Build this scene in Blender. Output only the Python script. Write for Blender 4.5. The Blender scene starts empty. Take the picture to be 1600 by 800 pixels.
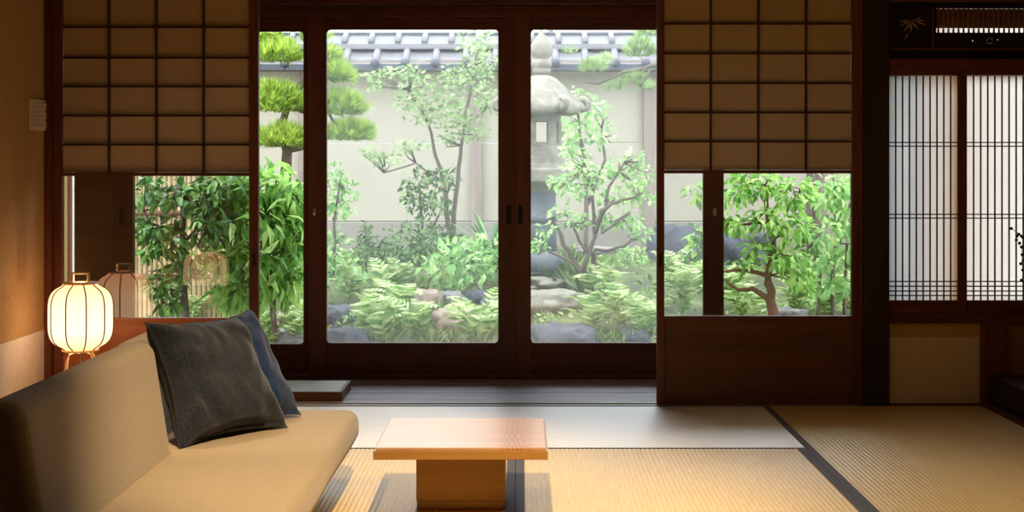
import bpy, bmesh, math, random
import numpy as np
from mathutils import Vector, Matrix, noise
random.seed(7); rng = np.random.default_rng(7)
scene = bpy.context.scene
C = scene.collection
F, HX, HY = 2200.0, 815.0, 262.0
R = math.radians

# ------------------------------------------------------------------ camera, sky, lights, exposure
cam_d = bpy.data.cameras.new('camera'); cam = bpy.data.objects.new('camera', cam_d); C.objects.link(cam)
cam.location = (0, 0, 1.0); cam.rotation_euler = (R(90), 0, 0)
cam_d.sensor_width = 36; cam_d.lens = F / 1600 * 36
cam_d.shift_x = -(HX - 800) / 1600; cam_d.shift_y = (HY - 400) / 1600
cam_d.clip_start = 0.05; cam_d.clip_end = 200
scene.camera = cam
scene.view_settings.view_transform = 'Standard'
scene.view_settings.look = 'None'
scene.view_settings.gamma = 1
scene.view_settings.use_curve_mapping = False
scene.view_settings.exposure = 0.0
scene.cycles.use_denoising = True
scene.cycles.max_bounces = 10
scene.cycles.transparent_max_bounces = 24
scene.cycles.sample_clamp_indirect = 6
scene.cycles.caustics_reflective = False
scene.cycles.caustics_refractive = False

world = bpy.data.worlds.new('overcast_sky'); scene.world = world; world.use_nodes = True
bg = world.node_tree.nodes['Background']
bg.inputs[0].default_value = (0.82, 0.91, 1.0, 1); bg.inputs[1].default_value = 6.8

def lamp(kind, name, loc, energy, color, rot=(0, 0, 0), **kw):
    d = bpy.data.lights.new(name, kind); d.energy = energy; d.color = color
    for k, v in kw.items(): setattr(d, k, v)
    o = bpy.data.objects.new(name, d); C.objects.link(o); o.location = loc; o.rotation_euler = rot
    return o
WARM = (1.0, 0.74, 0.44)
lamp('SUN', 'sun', (0, 0, 10), 3.6, (1.0, 0.97, 0.9), (R(10), R(-30), 0), angle=R(14))
lamp('SPOT', 'downlight_table', (-0.10, 2.6, 2.2), 400, WARM, (R(29), R(3), 0), spot_size=R(56), spot_blend=0.7, shadow_soft_size=0.02)
lamp('SPOT', 'downlight_veranda_side', (-0.35, 5.3, 2.2), 16, WARM, (R(-14), 0, 0), spot_size=R(70), spot_blend=0.7, shadow_soft_size=0.02)
lamp('SPOT', 'downlight_sofa', (-0.74, 3.8, 2.2), 24, WARM, (0, 0, 0), spot_size=R(46), spot_blend=1.0, shadow_soft_size=0.05)
lamp('SPOT', 'downlight_wall', (-1.55, 4.6, 2.2), 85, (1.0, 0.74, 0.5), (R(5), R(-12), 0), spot_size=R(58), spot_blend=0.25, shadow_soft_size=0.02)
lamp('SPOT', 'downlight_right', (0.95, 2.9, 2.2), 150, WARM, (R(18), 0, 0), spot_size=R(78), spot_blend=0.9, shadow_soft_size=0.05)
lamp('AREA', 'room_ceiling_glow', (0.6, 3.4, 2.3), 4, WARM, (0, 0, 0), size=1.4)

# ------------------------------------------------------------------ helpers
def P(x, y, d): return Vector(((x - HX) / F * d, d, 1 - (y - HY) / F * d))
def XX(x, d): return (x - HX) / F * d
def ZZ(y, d): return 1 - (y - HY) / F * d
def lin(r, g, b):
    f = lambda c: (c / 255 / 12.92) if c / 255 <= 0.04045 else ((c / 255 + 0.055) / 1.055) ** 2.4
    return (f(r), f(g), f(b), 1)

def tagp(o, label=None, cat=None, group=None, kind=None):
    if label: o['label'] = label
    if cat: o['category'] = cat
    if group: o['group'] = group
    if kind: o['kind'] = kind
    return o
def empty(name, loc=(0, 0, 0), label=None, cat=None, group=None, kind=None, rz=0):
    o = bpy.data.objects.new(name, None); C.objects.link(o); o.location = loc; o.rotation_euler = (0, 0, rz)
    o.empty_display_size = 0.05
    return tagp(o, label, cat, group, kind)

class MB:
    """collects vertices (world or local coordinates) and builds ONE mesh object"""
    def __init__(s): s.v = []; s.f = []; s.sm = []
    def add(s, vs, fs, smooth=False):
        n = len(s.v); s.v += [tuple(v) for v in vs]
        s.f += [tuple(i + n for i in f) for f in fs]; s.sm += [smooth] * len(fs); return s
    def box(s, x0, x1, y0, y1, z0, z1):
        vs = [(x, y, z) for x in (x0, x1) for y in (y0, y1) for z in (z0, z1)]
        return s.add(vs, [(0, 1, 3, 2), (4, 6, 7, 5), (0, 4, 5, 1), (2, 3, 7, 6), (0, 2, 6, 4), (1, 5, 7, 3)])
    def tube(s, pts, rad, n=8, cap=True):
        pts = [Vector(p) for p in pts]; k = len(pts)
        if not hasattr(rad, '__len__'): rad = [rad] * k
        vs = []; fs = []; up = Vector((0.13, 0.37, 1)).normalized()
        for i, p in enumerate(pts):
            t = (pts[min(i + 1, k - 1)] - pts[max(i - 1, 0)])
            if t.length < 1e-9: t = Vector((0, 0, 1))
            t.normalize()
            if abs(t.dot(up)) > 0.98: up = Vector((1, 0.2, 0)).normalized()
            a = t.cross(up).normalized(); b = t.cross(a).normalized(); up = (-b if False else up)
            for j in range(n):
                th = 2 * math.pi * j / n
                vs.append(p + (a * math.cos(th) + b * math.sin(th)) * rad[i])
        for i in range(k - 1):
            for j in range(n):
                fs.append((i * n + j, i * n + (j + 1) % n, (i + 1) * n + (j + 1) % n, (i + 1) * n + j))
        if cap: fs += [tuple(range(n))[::-1], tuple((k - 1) * n + j for j in range(n))]
        return s.add(vs, fs, True)
    def lathe(s, c, prof, n=32, smooth=True, rfun=None, phase=0.0):
        vs = []; fs = []
        for (r, z) in prof:
            for j in range(n):
                th = 2 * math.pi * j / n + phase
                rr = r * (rfun(th) if rfun else 1)
                vs.append((c[0] + rr * math.cos(th), c[1] + rr * math.sin(th), c[2] + z))
        for i in range(len(prof) - 1):
            for j in range(n):
                fs.append((i * n + j, i * n + (j + 1) % n, (i + 1) * n + (j + 1) % n, (i + 1) * n + j))
        fs += [tuple(range(n))[::-1], tuple((len(prof) - 1) * n + j for j in range(n))]
        return s.add(vs, fs, smooth)
    def build(s, name, mat, parent=None, bevel=0, origin=None, **kw):
        me = bpy.data.meshes.new(name)
        o3 = Vector(origin) if origin is not None else (Vector(parent_world(parent)) if parent else None)
        vs = s.v if o3 is None else [(v[0] - o3.x, v[1] - o3.y, v[2] - o3.z) for v in s.v]
        me.from_pydata(vs, [], s.f)
        me.polygons.foreach_set('use_smooth', s.sm); me.update()
        if mat: me.materials.append(mat)
        o = bpy.data.objects.new(name, me); C.objects.link(o)
        if parent: o.parent = parent
        if origin is not None:
            o.location = o3 - (Vector(parent_world(parent)) if parent else Vector())
        if bevel:
            m = o.modifiers.new('bevel', 'BEVEL'); m.width = bevel; m.segments = 2; m.limit_method = 'ANGLE'
        return tagp(o, **kw)
def parent_world(p):
    l = Vector(p.location)
    while p.parent: p = p.parent; l = l + Vector(p.location)
    return l
def link_copy(o, parent=None):
    c = o.copy(); C.objects.link(c); c.parent = parent; return c

# ------------------------------------------------------------------ materials
def newmat(name):
    m = bpy.data.materials.new(name); m.use_nodes = True; nt = m.node_tree
    return m, nt, nt.nodes['Principled BSDF'], nt.nodes['Material Output']
def N(nt, t, **kw):
    n = nt.nodes.new(t)
    for k, v in kw.items():
        if k in n.inputs: n.inputs[k].default_value = v
        else: setattr(n, k, v)
    return n
def ramp(nt, fac, stops):
    r = nt.nodes.new('ShaderNodeValToRGB'); e = r.color_ramp.elements
    while len(e) < len(stops): e.new(0.5)
    for i, (p, c) in enumerate(stops): e[i].position = p; e[i].color = c
    nt.links.new(fac, r.inputs[0]); return r.outputs[0]
def coords(nt, scale=(1, 1, 1), space='Object'):
    tc = nt.nodes.new('ShaderNodeTexCoord'); mp = nt.nodes.new('ShaderNodeMapping')
    mp.inputs['Scale'].default_value = scale
    nt.links.new(tc.outputs[space], mp.inputs[0]); return mp.outputs[0]
def bump(nt, b, h, s, dist=0.002):
    n = nt.nodes.new('ShaderNodeBump'); n.inputs['Strength'].default_value = s; n.inputs['Distance'].default_value = dist
    nt.links.new(h, n.inputs['Height']); nt.links.new(n.outputs[0], b.inputs['Normal'])

def wood(name, ca, cb, axis='x', rough=0.45, sc=1.0, spec=0.4, rings=False, coat=0, bstr=0.15):
    m, nt, b, o = newmat(name)
    s = {'x': (1.2, 16, 16), 'y': (16, 1.2, 16), 'z': (16, 16, 1.2)}[axis]
    v = coords(nt, tuple(k * sc for k in s))
    n1 = N(nt, 'ShaderNodeTexNoise', Scale=3.0, Detail=8.0, Roughness=0.65, Distortion=0.4); nt.links.new(v, n1.inputs['Vector'])
    n2 = N(nt, 'ShaderNodeTexNoise', Scale=0.35, Detail=2.0); nt.links.new(v, n2.inputs['Vector'])
    mx = N(nt, 'ShaderNodeMath', operation='ADD'); nt.links.new(n1.outputs[0], mx.inputs[0]); nt.links.new(n2.outputs[0], mx.inputs[1])
    hv = mx.outputs[0]
    m2 = N(nt, 'ShaderNodeMath', operation='MULTIPLY'); m2.inputs[1].default_value = 0.5; nt.links.new(hv, m2.inputs[0])
    oi = nt.nodes.new('ShaderNodeObjectInfo')
    col = ramp(nt, m2.outputs[0], [(0.36, ca), (0.64, cb)])
    nt.links.new(col, b.inputs['Base Color'])
    b.inputs['Roughness'].default_value = rough; b.inputs['Specular IOR Level'].default_value = spec
    b.inputs['Coat Weight'].default_value = coat
    bump(nt, b, n1.outputs[0], bstr, 0.001)
    return m
def simple(name, col, rough=0.6, spec=0.3, nscale=0, var=0.1, bs=0, metal=0, ndetail=4, bd=0.003):
    m, nt, b, o = newmat(name)
    b.inputs['Base Color'].default_value = col; b.inputs['Roughness'].default_value = rough
    b.inputs['Specular IOR Level'].default_value = spec; b.inputs['Metallic'].default_value = metal
    if nscale:
        v = coords(nt); n = N(nt, 'ShaderNodeTexNoise', Scale=nscale, Detail=float(ndetail), Roughness=0.6); nt.links.new(v, n.inputs['Vector'])
        c = ramp(nt, n.outputs[0], [(0.3, tuple(k * (1 - var) for k in col[:3]) + (1,)), (0.7, tuple(min(1, k * (1 + var)) for k in col[:3]) + (1,))])
        nt.links.new(c, b.inputs['Base Color'])
        if bs: bump(nt, b, n.outputs[0], bs, bd)
    return m
def fabric(name, ca, cb, scale=600, rough=0.9, sheen=0.2, bs=0.35):
    m, nt, b, o = newmat(name); v = coords(nt)
    n = N(nt, 'ShaderNodeTexNoise', Scale=float(scale), Detail=3.0, Roughness=0.7); nt.links.new(v, n.inputs['Vector'])
    w = N(nt, 'ShaderNodeTexNoise', Scale=6.0, Detail=3.0); nt.links.new(v, w.inputs['Vector'])
    nt.links.new(ramp(nt, n.outputs[0], [(0.35, ca), (0.65, cb)]), b.inputs['Base Color'])
    b.inputs['Roughness'].default_value = rough; b.inputs['Sheen Weight'].default_value = sheen
    b.inputs['Specular IOR Level'].default_value = 0.15
    bump(nt, b, n.outputs[0], bs, 0.001)
    return m
def papermat(name, col, trans, rough=0.9):
    m, nt, b, o = newmat(name)
    v = coords(nt); n = N(nt, 'ShaderNodeTexNoise', Scale=90.0, Detail=6.0, Roughness=0.7); nt.links.new(v, n.inputs['Vector'])
    c = ramp(nt, n.outputs[0], [(0.3, tuple(k * 0.94 for k in col[:3]) + (1,)), (0.7, col)])
    d = nt.nodes.new('ShaderNodeBsdfDiffuse'); t = nt.nodes.new('ShaderNodeBsdfTranslucent'); mx = nt.nodes.new('ShaderNodeMixShader')
    nt.links.new(c, d.inputs[0]); nt.links.new(c, t.inputs[0]); mx.inputs[0].default_value = trans
    nt.links.new(d.outputs[0], mx.inputs[1]); nt.links.new(t.outputs[0], mx.inputs[2]); nt.links.new(mx.outputs[0], o.inputs[0])
    return m
def glassmat(name, veil=0.0, refl=1.0):
    m, nt, b, o = newmat(name)
    t = nt.nodes.new('ShaderNodeBsdfTransparent'); g = nt.nodes.new('ShaderNodeBsdfGlossy'); g.inputs['Roughness'].default_value = 0.0
    fr = N(nt, 'ShaderNodeFresnel', IOR=1.5); mu = N(nt, 'ShaderNodeMath', operation='MULTIPLY'); mu.inputs[1].default_value = refl
    nt.links.new(fr.outputs[0], mu.inputs[0])
    mx = nt.nodes.new('ShaderNodeMixShader'); nt.links.new(mu.outputs[0], mx.inputs[0])
    last = t.outputs[0]
    if veil:
        tr = nt.nodes.new('ShaderNodeBsdfTranslucent'); tr.inputs[0].default_value = (0.95, 0.97, 0.97, 1)
        m3 = nt.nodes.new('ShaderNodeMixShader'); m3.inputs[0].default_value = veil
        nt.links.new(t.outputs[0], m3.inputs[1]); nt.links.new(tr.outputs[0], m3.inputs[2]); last = m3.outputs[0]
    nt.links.new(last, mx.inputs[1]); nt.links.new(g.outputs[0], mx.inputs[2]); nt.links.new(mx.outputs[0], o.inputs[0])
    return m
def leafmat(name, ca, cb, cc, scale=9.0, rough=0.45, trans=0.4):
    m, nt, b, o = newmat(name)
    geo = nt.nodes.new('ShaderNodeNewGeometry'); oi = nt.nodes.new('ShaderNodeObjectInfo')
    v = coords(nt); n = N(nt, 'ShaderNodeTexNoise', Scale=scale, Detail=3.0); nt.links.new(v, n.inputs['Vector'])
    ad = N(nt, 'ShaderNodeMath', operation='ADD'); nt.links.new(geo.outputs['Random Per Island'], ad.inputs[0]); nt.links.new(oi.outputs['Random'], ad.inputs[1])
    fr = N(nt, 'ShaderNodeMath', operation='FRACT'); nt.links.new(ad.outputs[0], fr.inputs[0])
    a2 = N(nt, 'ShaderNodeMath', operation='MULTIPLY_ADD'); a2.inputs[1].default_value = 0.45; nt.links.new(fr.outputs[0], a2.inputs[0]); 
    m3 = N(nt, 'ShaderNodeMath', operation='MULTIPLY'); m3.inputs[1].default_value = 0.55; nt.links.new(n.outputs[0], m3.inputs[0]); nt.links.new(m3.outputs[0], a2.inputs[2])
    c = ramp(nt, a2.outputs[0], [(0.18, tuple(k * .6 for k in ca[:3]) + (1,)), (0.34, ca), (0.52, cb), (0.78, cc)])
    nt.links.new(c, b.inputs['Base Color']); b.inputs['Roughness'].default_value = rough; b.inputs['Specular IOR Level'].default_value = 0.35
    t = nt.nodes.new('ShaderNodeBsdfTranslucent'); nt.links.new(c, t.inputs[0])
    mx = nt.nodes.new('ShaderNodeMixShader'); mx.inputs[0].default_value = trans
    nt.links.new(b.outputs[0], mx.inputs[1]); nt.links.new(t.outputs[0], mx.inputs[2]); nt.links.new(mx.outputs[0], o.inputs[0])
    return m

W_DA, W_DB = lin(72, 36, 24), lin(120, 66, 46)
M = {}
M['wood_x'] = wood('dark_wood_x', W_DA, W_DB, 'x'); M['wood_z'] = wood('dark_wood_z', W_DA, W_DB, 'z'); M['wood_y'] = wood('dark_wood_y', W_DA, W_DB, 'y')
M['wood_panel'] = wood('brown_panel_wood', lin(88, 52, 30), lin(122, 76, 46), 'x', rough=0.5)
M['wood_panel_lamplit'] = wood('lamplit_panel_wood', lin(140, 78, 42), lin(176, 104, 60), 'x', rough=0.45)  # left screen's panel wood, lightened and reddened to carry the lamp's glow
M['old_x'] = wood('old_post_wood', lin(30, 20, 12), lin(52, 36, 22), 'z', rough=0.65)
M['lattice'] = simple('lattice_wood', lin(66, 38, 26), 0.55)
M['thin_lattice'] = simple('thin_lattice_wood', lin(38, 22, 18), 0.6)
M['veranda'] = wood('veranda_sheen_wood', lin(146, 134, 146), lin(240, 234, 242), 'x', rough=0.6, spec=0.6, bstr=0.5, sc=1.0)  # dark floor coloured pale lavender; sky sheen is put into the grain
M['table'] = wood('oak_table_wood', lin(134, 96, 44), lin(160, 118, 62), 'x', rough=0.38, spec=0.4)
M['lightwood'] = wood('pale_lamp_wood', lin(240, 200, 150), lin(252, 226, 184), 'z', rough=0.5)
M['paper'] = papermat('dull_shoji_paper', lin(190, 162, 122), 0.05)
M['white_paper'] = papermat('white_shoji_paper', lin(252, 251, 248), 0.8)
M['glass'] = glassmat('clear_glass', 0.0, 1.9); M['veil_glass'] = glassmat('hazy_glass', 0.045, 1.0)  # second glass has an even translucent white veil
M['plaster'] = simple('ochre_plaster', lin(196, 160, 110), 0.95, 0.05, 40, 0.08, 0.2, ndetail=8)
M['dado'] = simple('white_dado_paper', lin(232, 226, 216), 0.9, 0.1, 20, 0.03)
M['beige_paper'] = simple('beige_dado_paper', lin(226, 206, 172), 0.9, 0.1, 20, 0.04)
M['ceil'] = wood('ceiling_boards', lin(90, 62, 40), lin(130, 94, 62), 'y', rough=0.7)
M['sofa'] = fabric('tan_wool', lin(138, 122, 96), lin(168, 150, 120), 300)
M['charcoal'] = fabric('charcoal_cloth', lin(14, 17, 22), lin(46, 50, 58), 230, bs=0.5)
M['navy'] = fabric('navy_cloth', lin(14, 30, 58), lin(26, 52, 92), 160, bs=0.5)
M['heri'] = fabric('indigo_border_cloth', lin(42, 42, 54), lin(66, 66, 80), 900, sheen=0.3)
M['white_plastic'] = simple('white_plastic', lin(226, 216, 206), 0.4)
M['chrome'] = simple('worn_brass', lin(235, 215, 165), 0.3, 0.5, metal=1)
M['iron'] = simple('dark_iron', lin(26, 20, 18), 0.5)
M['stone'] = simple('weathered_granite', lin(124, 120, 108), 0.95, 0.1, 14, 0.38, 0.8, ndetail=10, bd=0.02)
M['stone_dark'] = simple('dark_granite', lin(88, 92, 98), 0.9, 0.15, 14, 0.28, 0.8, ndetail=10, bd=0.02)
M['rock'] = simple('grey_garden_rock', lin(120, 118, 116), 0.9, 0.15, 7, 0.4, 0.9, ndetail=10, bd=0.03)
M['rock_dark'] = simple('dark_volcanic_rock', lin(72, 74, 82), 0.9, 0.15, 9, 0.4, 0.9, ndetail=10, bd=0.03)
M['rock_pink'] = simple('pinkish_garden_rock', lin(136, 120, 110), 0.9, 0.15, 7, 0.25, 0.9, ndetail=10, bd=0.03)
M['tile'] = simple('grey_roof_tile', lin(98, 96, 98), 0.5, 0.3, 6, 0.12, 0.1)
M['tile_dark'] = simple('dark_roof_tile', lin(62, 64, 72), 0.55, 0.3, 6, 0.12, 0.1)
M['gwall'] = simple('garden_wall_plaster', lin(158, 150, 134), 0.95, 0.05, 1.6, 0.07, 0.1, ndetail=8)
M['gwall_base'] = simple('garden_wall_footing', lin(130, 124, 114), 0.95, 0.05, 3, 0.1, 0.2)
M['gpost'] = wood('weathered_grey_post', lin(104, 92, 84), lin(146, 132, 122), 'z', rough=0.9, spec=0.1)
M['bamboo'] = wood('dry_bamboo', lin(140, 118, 82), lin(184, 160, 118), 'z', rough=0.5)
M['bark'] = simple('grey_bark', lin(98, 88, 78), 0.95, 0.05, 30, 0.3, 0.6)
M['bark_brown'] = simple('brown_bark', lin(104, 78, 60), 0.95, 0.05, 30, 0.3, 0.6)
M['twig'] = simple('green_twig', lin(110, 120, 70), 0.8)
M['soil'] = None
M['pine'] = leafmat('pine_needles', lin(70, 104, 26), lin(150, 186, 54), lin(230, 238, 130), 3.0, 0.5, 0.35)
M['pine_pale'] = leafmat('pale_pine_needles', lin(110, 140, 86), lin(150, 176, 112), lin(190, 206, 146), 3.0, 0.5, 0.35)
M['maple'] = leafmat('maple_leaves', lin(104, 132, 80), lin(142, 166, 110), lin(186, 202, 150), 2.0, 0.6, 0.5)
M['camellia'] = leafmat('camellia_leaves', lin(34, 72, 30), lin(66, 112, 48), lin(126, 170, 82), 6.0, 0.3, 0.25)
M['bright'] = leafmat('bright_long_leaves', lin(82, 136, 50), lin(134, 182, 80), lin(196, 222, 138), 6.0, 0.4, 0.45)
M['shrub'] = leafmat('shrub_leaves', lin(104, 156, 84), lin(150, 192, 112), lin(206, 226, 164), 6.0, 0.4, 0.4)
M['azalea'] = leafmat('azalea_leaves', lin(50, 82, 40), lin(84, 120, 62), lin(128, 160, 92), 6.0, 0.5, 0.3)
M['fern'] = leafmat('fern_fronds', lin(84, 122, 62), lin(142, 172, 98), lin(214, 222, 168), 2.0, 0.5, 0.45)
M['moss'] = leafmat('ground_cover_leaves', lin(74, 112, 50), lin(120, 154, 76), lin(170, 190, 120), 4.0, 0.6, 0.35)
M['strap'] = leafmat('strap_leaves', lin(60, 110, 60), lin(100, 146, 84), lin(150, 186, 120), 4.0, 0.4, 0.35)
def soilmat():
    m, nt, b, o = newmat('mossy_soil'); v = coords(nt)
    n = N(nt, 'ShaderNodeTexNoise', Scale=3.5, Detail=9.0, Roughness=0.7); nt.links.new(v, n.inputs['Vector'])
    nt.links.new(ramp(nt, n.outputs[0], [(0.32, lin(52, 44, 34)), (0.5, lin(66, 74, 42)), (0.68, lin(104, 118, 66))]), b.inputs['Base Color'])
    b.inputs['Roughness'].default_value = 0.95; bump(nt, b, n.outputs[0], 0.8, 0.02); return m
M['soil'] = soilmat()
def tatamimat(name, ca, cb, rough, spec, axis):
    m, nt, b, o = newmat(name); s = (3, 130, 1) if axis == 'x' else (130, 3, 1)
    v = coords(nt, s); n = N(nt, 'ShaderNodeTexNoise', Scale=3.0, Detail=5.0, Roughness=0.6); nt.links.new(v, n.inputs['Vector'])
    v2 = coords(nt, (1, 1, 1)); n2 = N(nt, 'ShaderNodeTexNoise', Scale=260.0, Detail=2.0); nt.links.new(v2, n2.inputs['Vector'])
    ad = N(nt, 'ShaderNodeMath', operation='MULTIPLY_ADD'); ad.inputs[1].default_value = 0.5; nt.links.new(n.outputs[0], ad.inputs[0])
    h = N(nt, 'ShaderNodeMath', operation='MULTIPLY'); h.inputs[1].default_value = 0.5; nt.links.new(n2.outputs[0], h.inputs[0]); nt.links.new(h.outputs[0], ad.inputs[2])
    nt.links.new(ramp(nt, ad.outputs[0], [(0.35, ca), (0.65, cb)]), b.inputs['Base Color'])
    b.inputs['Roughness'].default_value = rough; b.inputs['Specular IOR Level'].default_value = spec
    bump(nt, b, ad.outputs[0], 0.3, 0.001); return m
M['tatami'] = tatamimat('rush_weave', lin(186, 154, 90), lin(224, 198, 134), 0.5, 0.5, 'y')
M['tatami_sheen'] = tatamimat('rush_weave_window_sheen', lin(212, 204, 184), lin(238, 232, 216), 0.4, 1.0, 'x')  # whiter than the other mats: window sheen put into the rush colour
M['tatami_sheen'].node_tree.nodes['Principled BSDF'].inputs['IOR'].default_value = 1.7

# ------------------------------------------------------------------ structure
FD = 5.93          # plane of the paper screens (front face)
GD = 6.70          # plane of the veranda glass doors
LW = XX(72, FD)    # left wall
RX = 2.95
def struct(name, mb, mat, label, cat, **kw): return mb.build(name, mat, label=label, cat=cat, kind='structure', **kw)
struct('wall_left', MB().box(LW - 0.1, LW, -1.3, FD + 0.02, 0.322, 2.4), M['plaster'], 'ochre plastered wall on the left above the white paper dado', 'wall')
w = empty('trim_1', (LW, 3, 0), 'white paper dado along the foot of the left wall', 'dado', kind='structure')
MB().box(LW - 0.1, LW + 0.0012, -1.3, FD + 0.02, -0.05, 0.321).build('dado_paper', M['dado'], w)
struct('ceiling', MB().box(LW - 0.1, RX + 0.1, -1.3, FD + 0.3, 2.4, 2.5), M['ceil'], 'boarded wooden ceiling above the room', 'ceiling')
struct('wall_back', MB().box(LW - 0.1, RX + 0.1, -1.4, -1.3, -0.05, 2.4), M['plaster'], 'plastered wall behind the viewer', 'wall')
struct('wall_right', MB().box(RX, RX + 0.1, -1.3, FD + 0.3, -0.05, 2.4), M['plaster'], 'plastered wall at the right end of the alcove', 'wall')
struct('wall_front', MB().box(LW - 0.1, XX(1388, FD), FD, FD + 0.08, 1.90, 2.4), M['plaster'], 'plastered wall above the paper screens', 'wall')
# corner post, right post, head beam above the screens
struct('trim_2', MB().box(LW + 0.0015, XX(83, FD), FD - 0.03, FD + 0.09, 0, 1.9), M['wood_z'], 'slim dark corner post left of the left paper screen', 'post', bevel=0.002)
struct('trim_3', MB().box(XX(1348.5, FD), XX(1388, FD), FD - 0.02, FD + 0.09, 0, 2.4), M['old_x'], 'thick dark brown post right of the right paper screen', 'post', bevel=0.003)
hb = empty('trim_4', (0, FD, 1.85), 'dark head beam above the paper screens', 'beam', kind='structure')
MB().box(XX(83, FD), XX(1348, FD), FD - 0.02, FD + 0.1, 1.85, 1.9).build('head_beam', M['wood_x'], hb)
sl = empty('trim_5', (0, FD, 0), 'wooden threshold with tracks between mats and veranda, reflected light painted pale', 'threshold', kind='structure')
thr = wood('threshold_sheen_wood', lin(150, 136, 122), lin(190, 178, 166), 'x', rough=0.35, spec=0.6)  # pale tone stands in for light reflected off the rails
MB().box(LW, XX(1348, FD), FD - 0.012, FD + 0.02, -0.03, 0.0).build('track_rail', thr, sl)
MB().box(LW, XX(1348, FD), FD + 0.02, FD + 0.05, -0.03, -0.004).build('track_groove', M['wood_x'], sl)
MB().box(LW, XX(1348, FD), FD + 0.05, FD + 0.1, -0.03, 0.0).build('track_rail', thr, sl)
# veranda floor planks
vf = empty('floor_veranda', (0, 6.3, 0), 'dark wooden veranda floor with a pale sheen painted in, in front of the glass doors', 'floor', kind='structure')
ys = np.linspace(FD + 0.1, GD + 0.0, 6)
for i in range(5):
    zt = -0.006 - 0.0008 * (i % 2)
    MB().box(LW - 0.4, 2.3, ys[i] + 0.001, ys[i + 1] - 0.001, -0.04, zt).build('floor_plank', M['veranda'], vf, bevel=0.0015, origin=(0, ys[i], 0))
struct('wall_veranda_left', MB().box(LW - 0.5, LW - 0.4, FD + 0.1, 6.8, -0.3, 2.1), M['plaster'], 'plastered end wall of the veranda at the left', 'wall')
struct('wall_veranda_corner', MB().box(LW - 0.5, LW - 0.1, FD + 0.021, FD + 0.1, -0.3, 2.4), M['plaster'], 'plastered return wall beside the corner post', 'wall')
struct('ceiling_veranda', MB().box(LW - 0.5, 1.62, FD + 0.1, 6.9, 2.0, 2.1), M['ceil'], 'boarded veranda ceiling', 'ceiling')
struct('roof_eave', MB().box(LW - 2.0, 1.62, 6.9, 7.08, 2.12, 2.2), M['ceil'], 'unseen roof eave over the garden edge, cut short to let in sky light', 'eave')  # unseen; placed to block the sun, shortened to admit more sky light
struct('roof_eave_right', MB().box(1.62, RX + 1.5, FD + 0.3, 6.6, 2.42, 2.5), M['ceil'], 'unseen eave beyond the alcove window, kept short for sky light', 'eave')  # unseen; kept short so the sky brightens the window paper

# floor: straw mats with ridges
struct('floor_gap_filler', MB().box(XX(1340, FD), RX, FD - 0.0125, FD + 0.1, -0.06, 0.0005), M['wood_x'], 'dark added filler strip under the thick post and alcove window wall', 'baseboard')  # added filler that closes a light leak at the post foot
fl = empty('floor', (0, 3, 0), 'floor of woven straw mats with dark cloth borders', 'floor', kind='structure')
MB().box(LW, RX, -1.3, FD - 0.012, -0.08, -0.02).build('floor_base', M['wood_x'], fl)
def mat_piece(x0, x1, y0, y1, along, borders, label, matl, pitch=0.0158, amp=0.0018, bw=0.029):
    bx0 = x0 + (bw if 'l' in borders else 0); bx1 = x1 - (bw if 'r' in borders else 0)
    by0 = y0 + (bw if 'f' in borders else 0); by1 = y1 - (bw if 'b' in borders else 0)
    per = 6
    if along == 'y': n = int((bx1 - bx0) / pitch) * per; L = bx1 - bx0
    else: n = int((by1 - by0) / pitch) * per; L = by1 - by0
    vs = []; fs = []
    for i in range(n + 1):
        t = i / n * L; z = amp * (abs(math.sin(math.pi * i / per)) ** 0.7) - amp
        if along == 'y': vs += [(bx0 + t, by0, z), (bx0 + t, by1, z)]
        else: vs += [(bx0, by0 + t, z), (bx1, by0 + t, z)]
    for i in range(n): 
        q = (2 * i, 2 * i + 2, 2 * i + 3, 2 * i + 1)
        fs.append(q if along == 'y' else q[::-1])
    m = MB().add(vs, fs, True)
    m.box(x0 + 0.001, x1 - 0.001, y0 + 0.001, y1 - 0.001, -0.019, -0.0022)
    o = m.build('tatami_mat', matl, fl, origin=((x0 + x1) / 2, (y0 + y1) / 2, 0), label=label)
    e = 0.001
    for k in borders:
        r = {'l': (x0 + e, bx0, y0 + e, y1 - e), 'r': (bx1, x1 - e, y0 + e, y1 - e), 'f': (x0 + e, x1 - e, y0 + e, by0), 'b': (x0 + e, x1 - e, by1, y1 - e)}[k]
        MB().box(r[0], r[1], r[2], r[3], -0.0021, 0.0008).build('cloth_border', M['heri'], o, origin=((x0 + x1) / 2, (y0 + y1) / 2, 0))
    return o
YA = 5.012; BX = 1.012; BM = -0.02
mat_piece(BX - 1.91, BX - 0.0, YA, FD - 0.013, 'x', 'fb', 'crosswise mat nearest the veranda with window sheen painted pale', M['tatami_sheen'], bw=0.014)
mat_piece(LW, BX - 1.91, YA, FD - 0.013, 'x', 'fb', 'crosswise mat in the left corner under the lamp', M['tatami_sheen'], bw=0.014)
mat_piece(BM, BX, YA - 1.93, YA, 'y', 'lr', 'golden mat right of the low table', M['tatami'])
mat_piece(BM - 0.98, BM, YA - 1.93, YA, 'y', 'lr', 'golden mat under the low table and sofa edge', M['tatami'])
mat_piece(LW, BM - 0.98, YA - 1.93, YA, 'y', 'lr', 'mat behind the sofa', M['tatami'])
mat_piece(BX, XX(1533, FD), 4.0, FD - 0.013, 'y', 'l', 'shaded mat in front of the alcove window', M['tatami'])
mat_piece(BX, XX(1533, FD), 2.05, 4.0, 'y', 'l', 'mat near the viewer at the right', M['tatami'])
for (a, b_) in ((LW, -0.4), (-0.4, 1.0), (1.0, XX(1533, FD))):
    mat_piece(a, b_, -1.3, 2.05 if a > 0.9 else YA - 1.93, 'y', 'l', 'mat below the viewer', M['tatami'])

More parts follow.
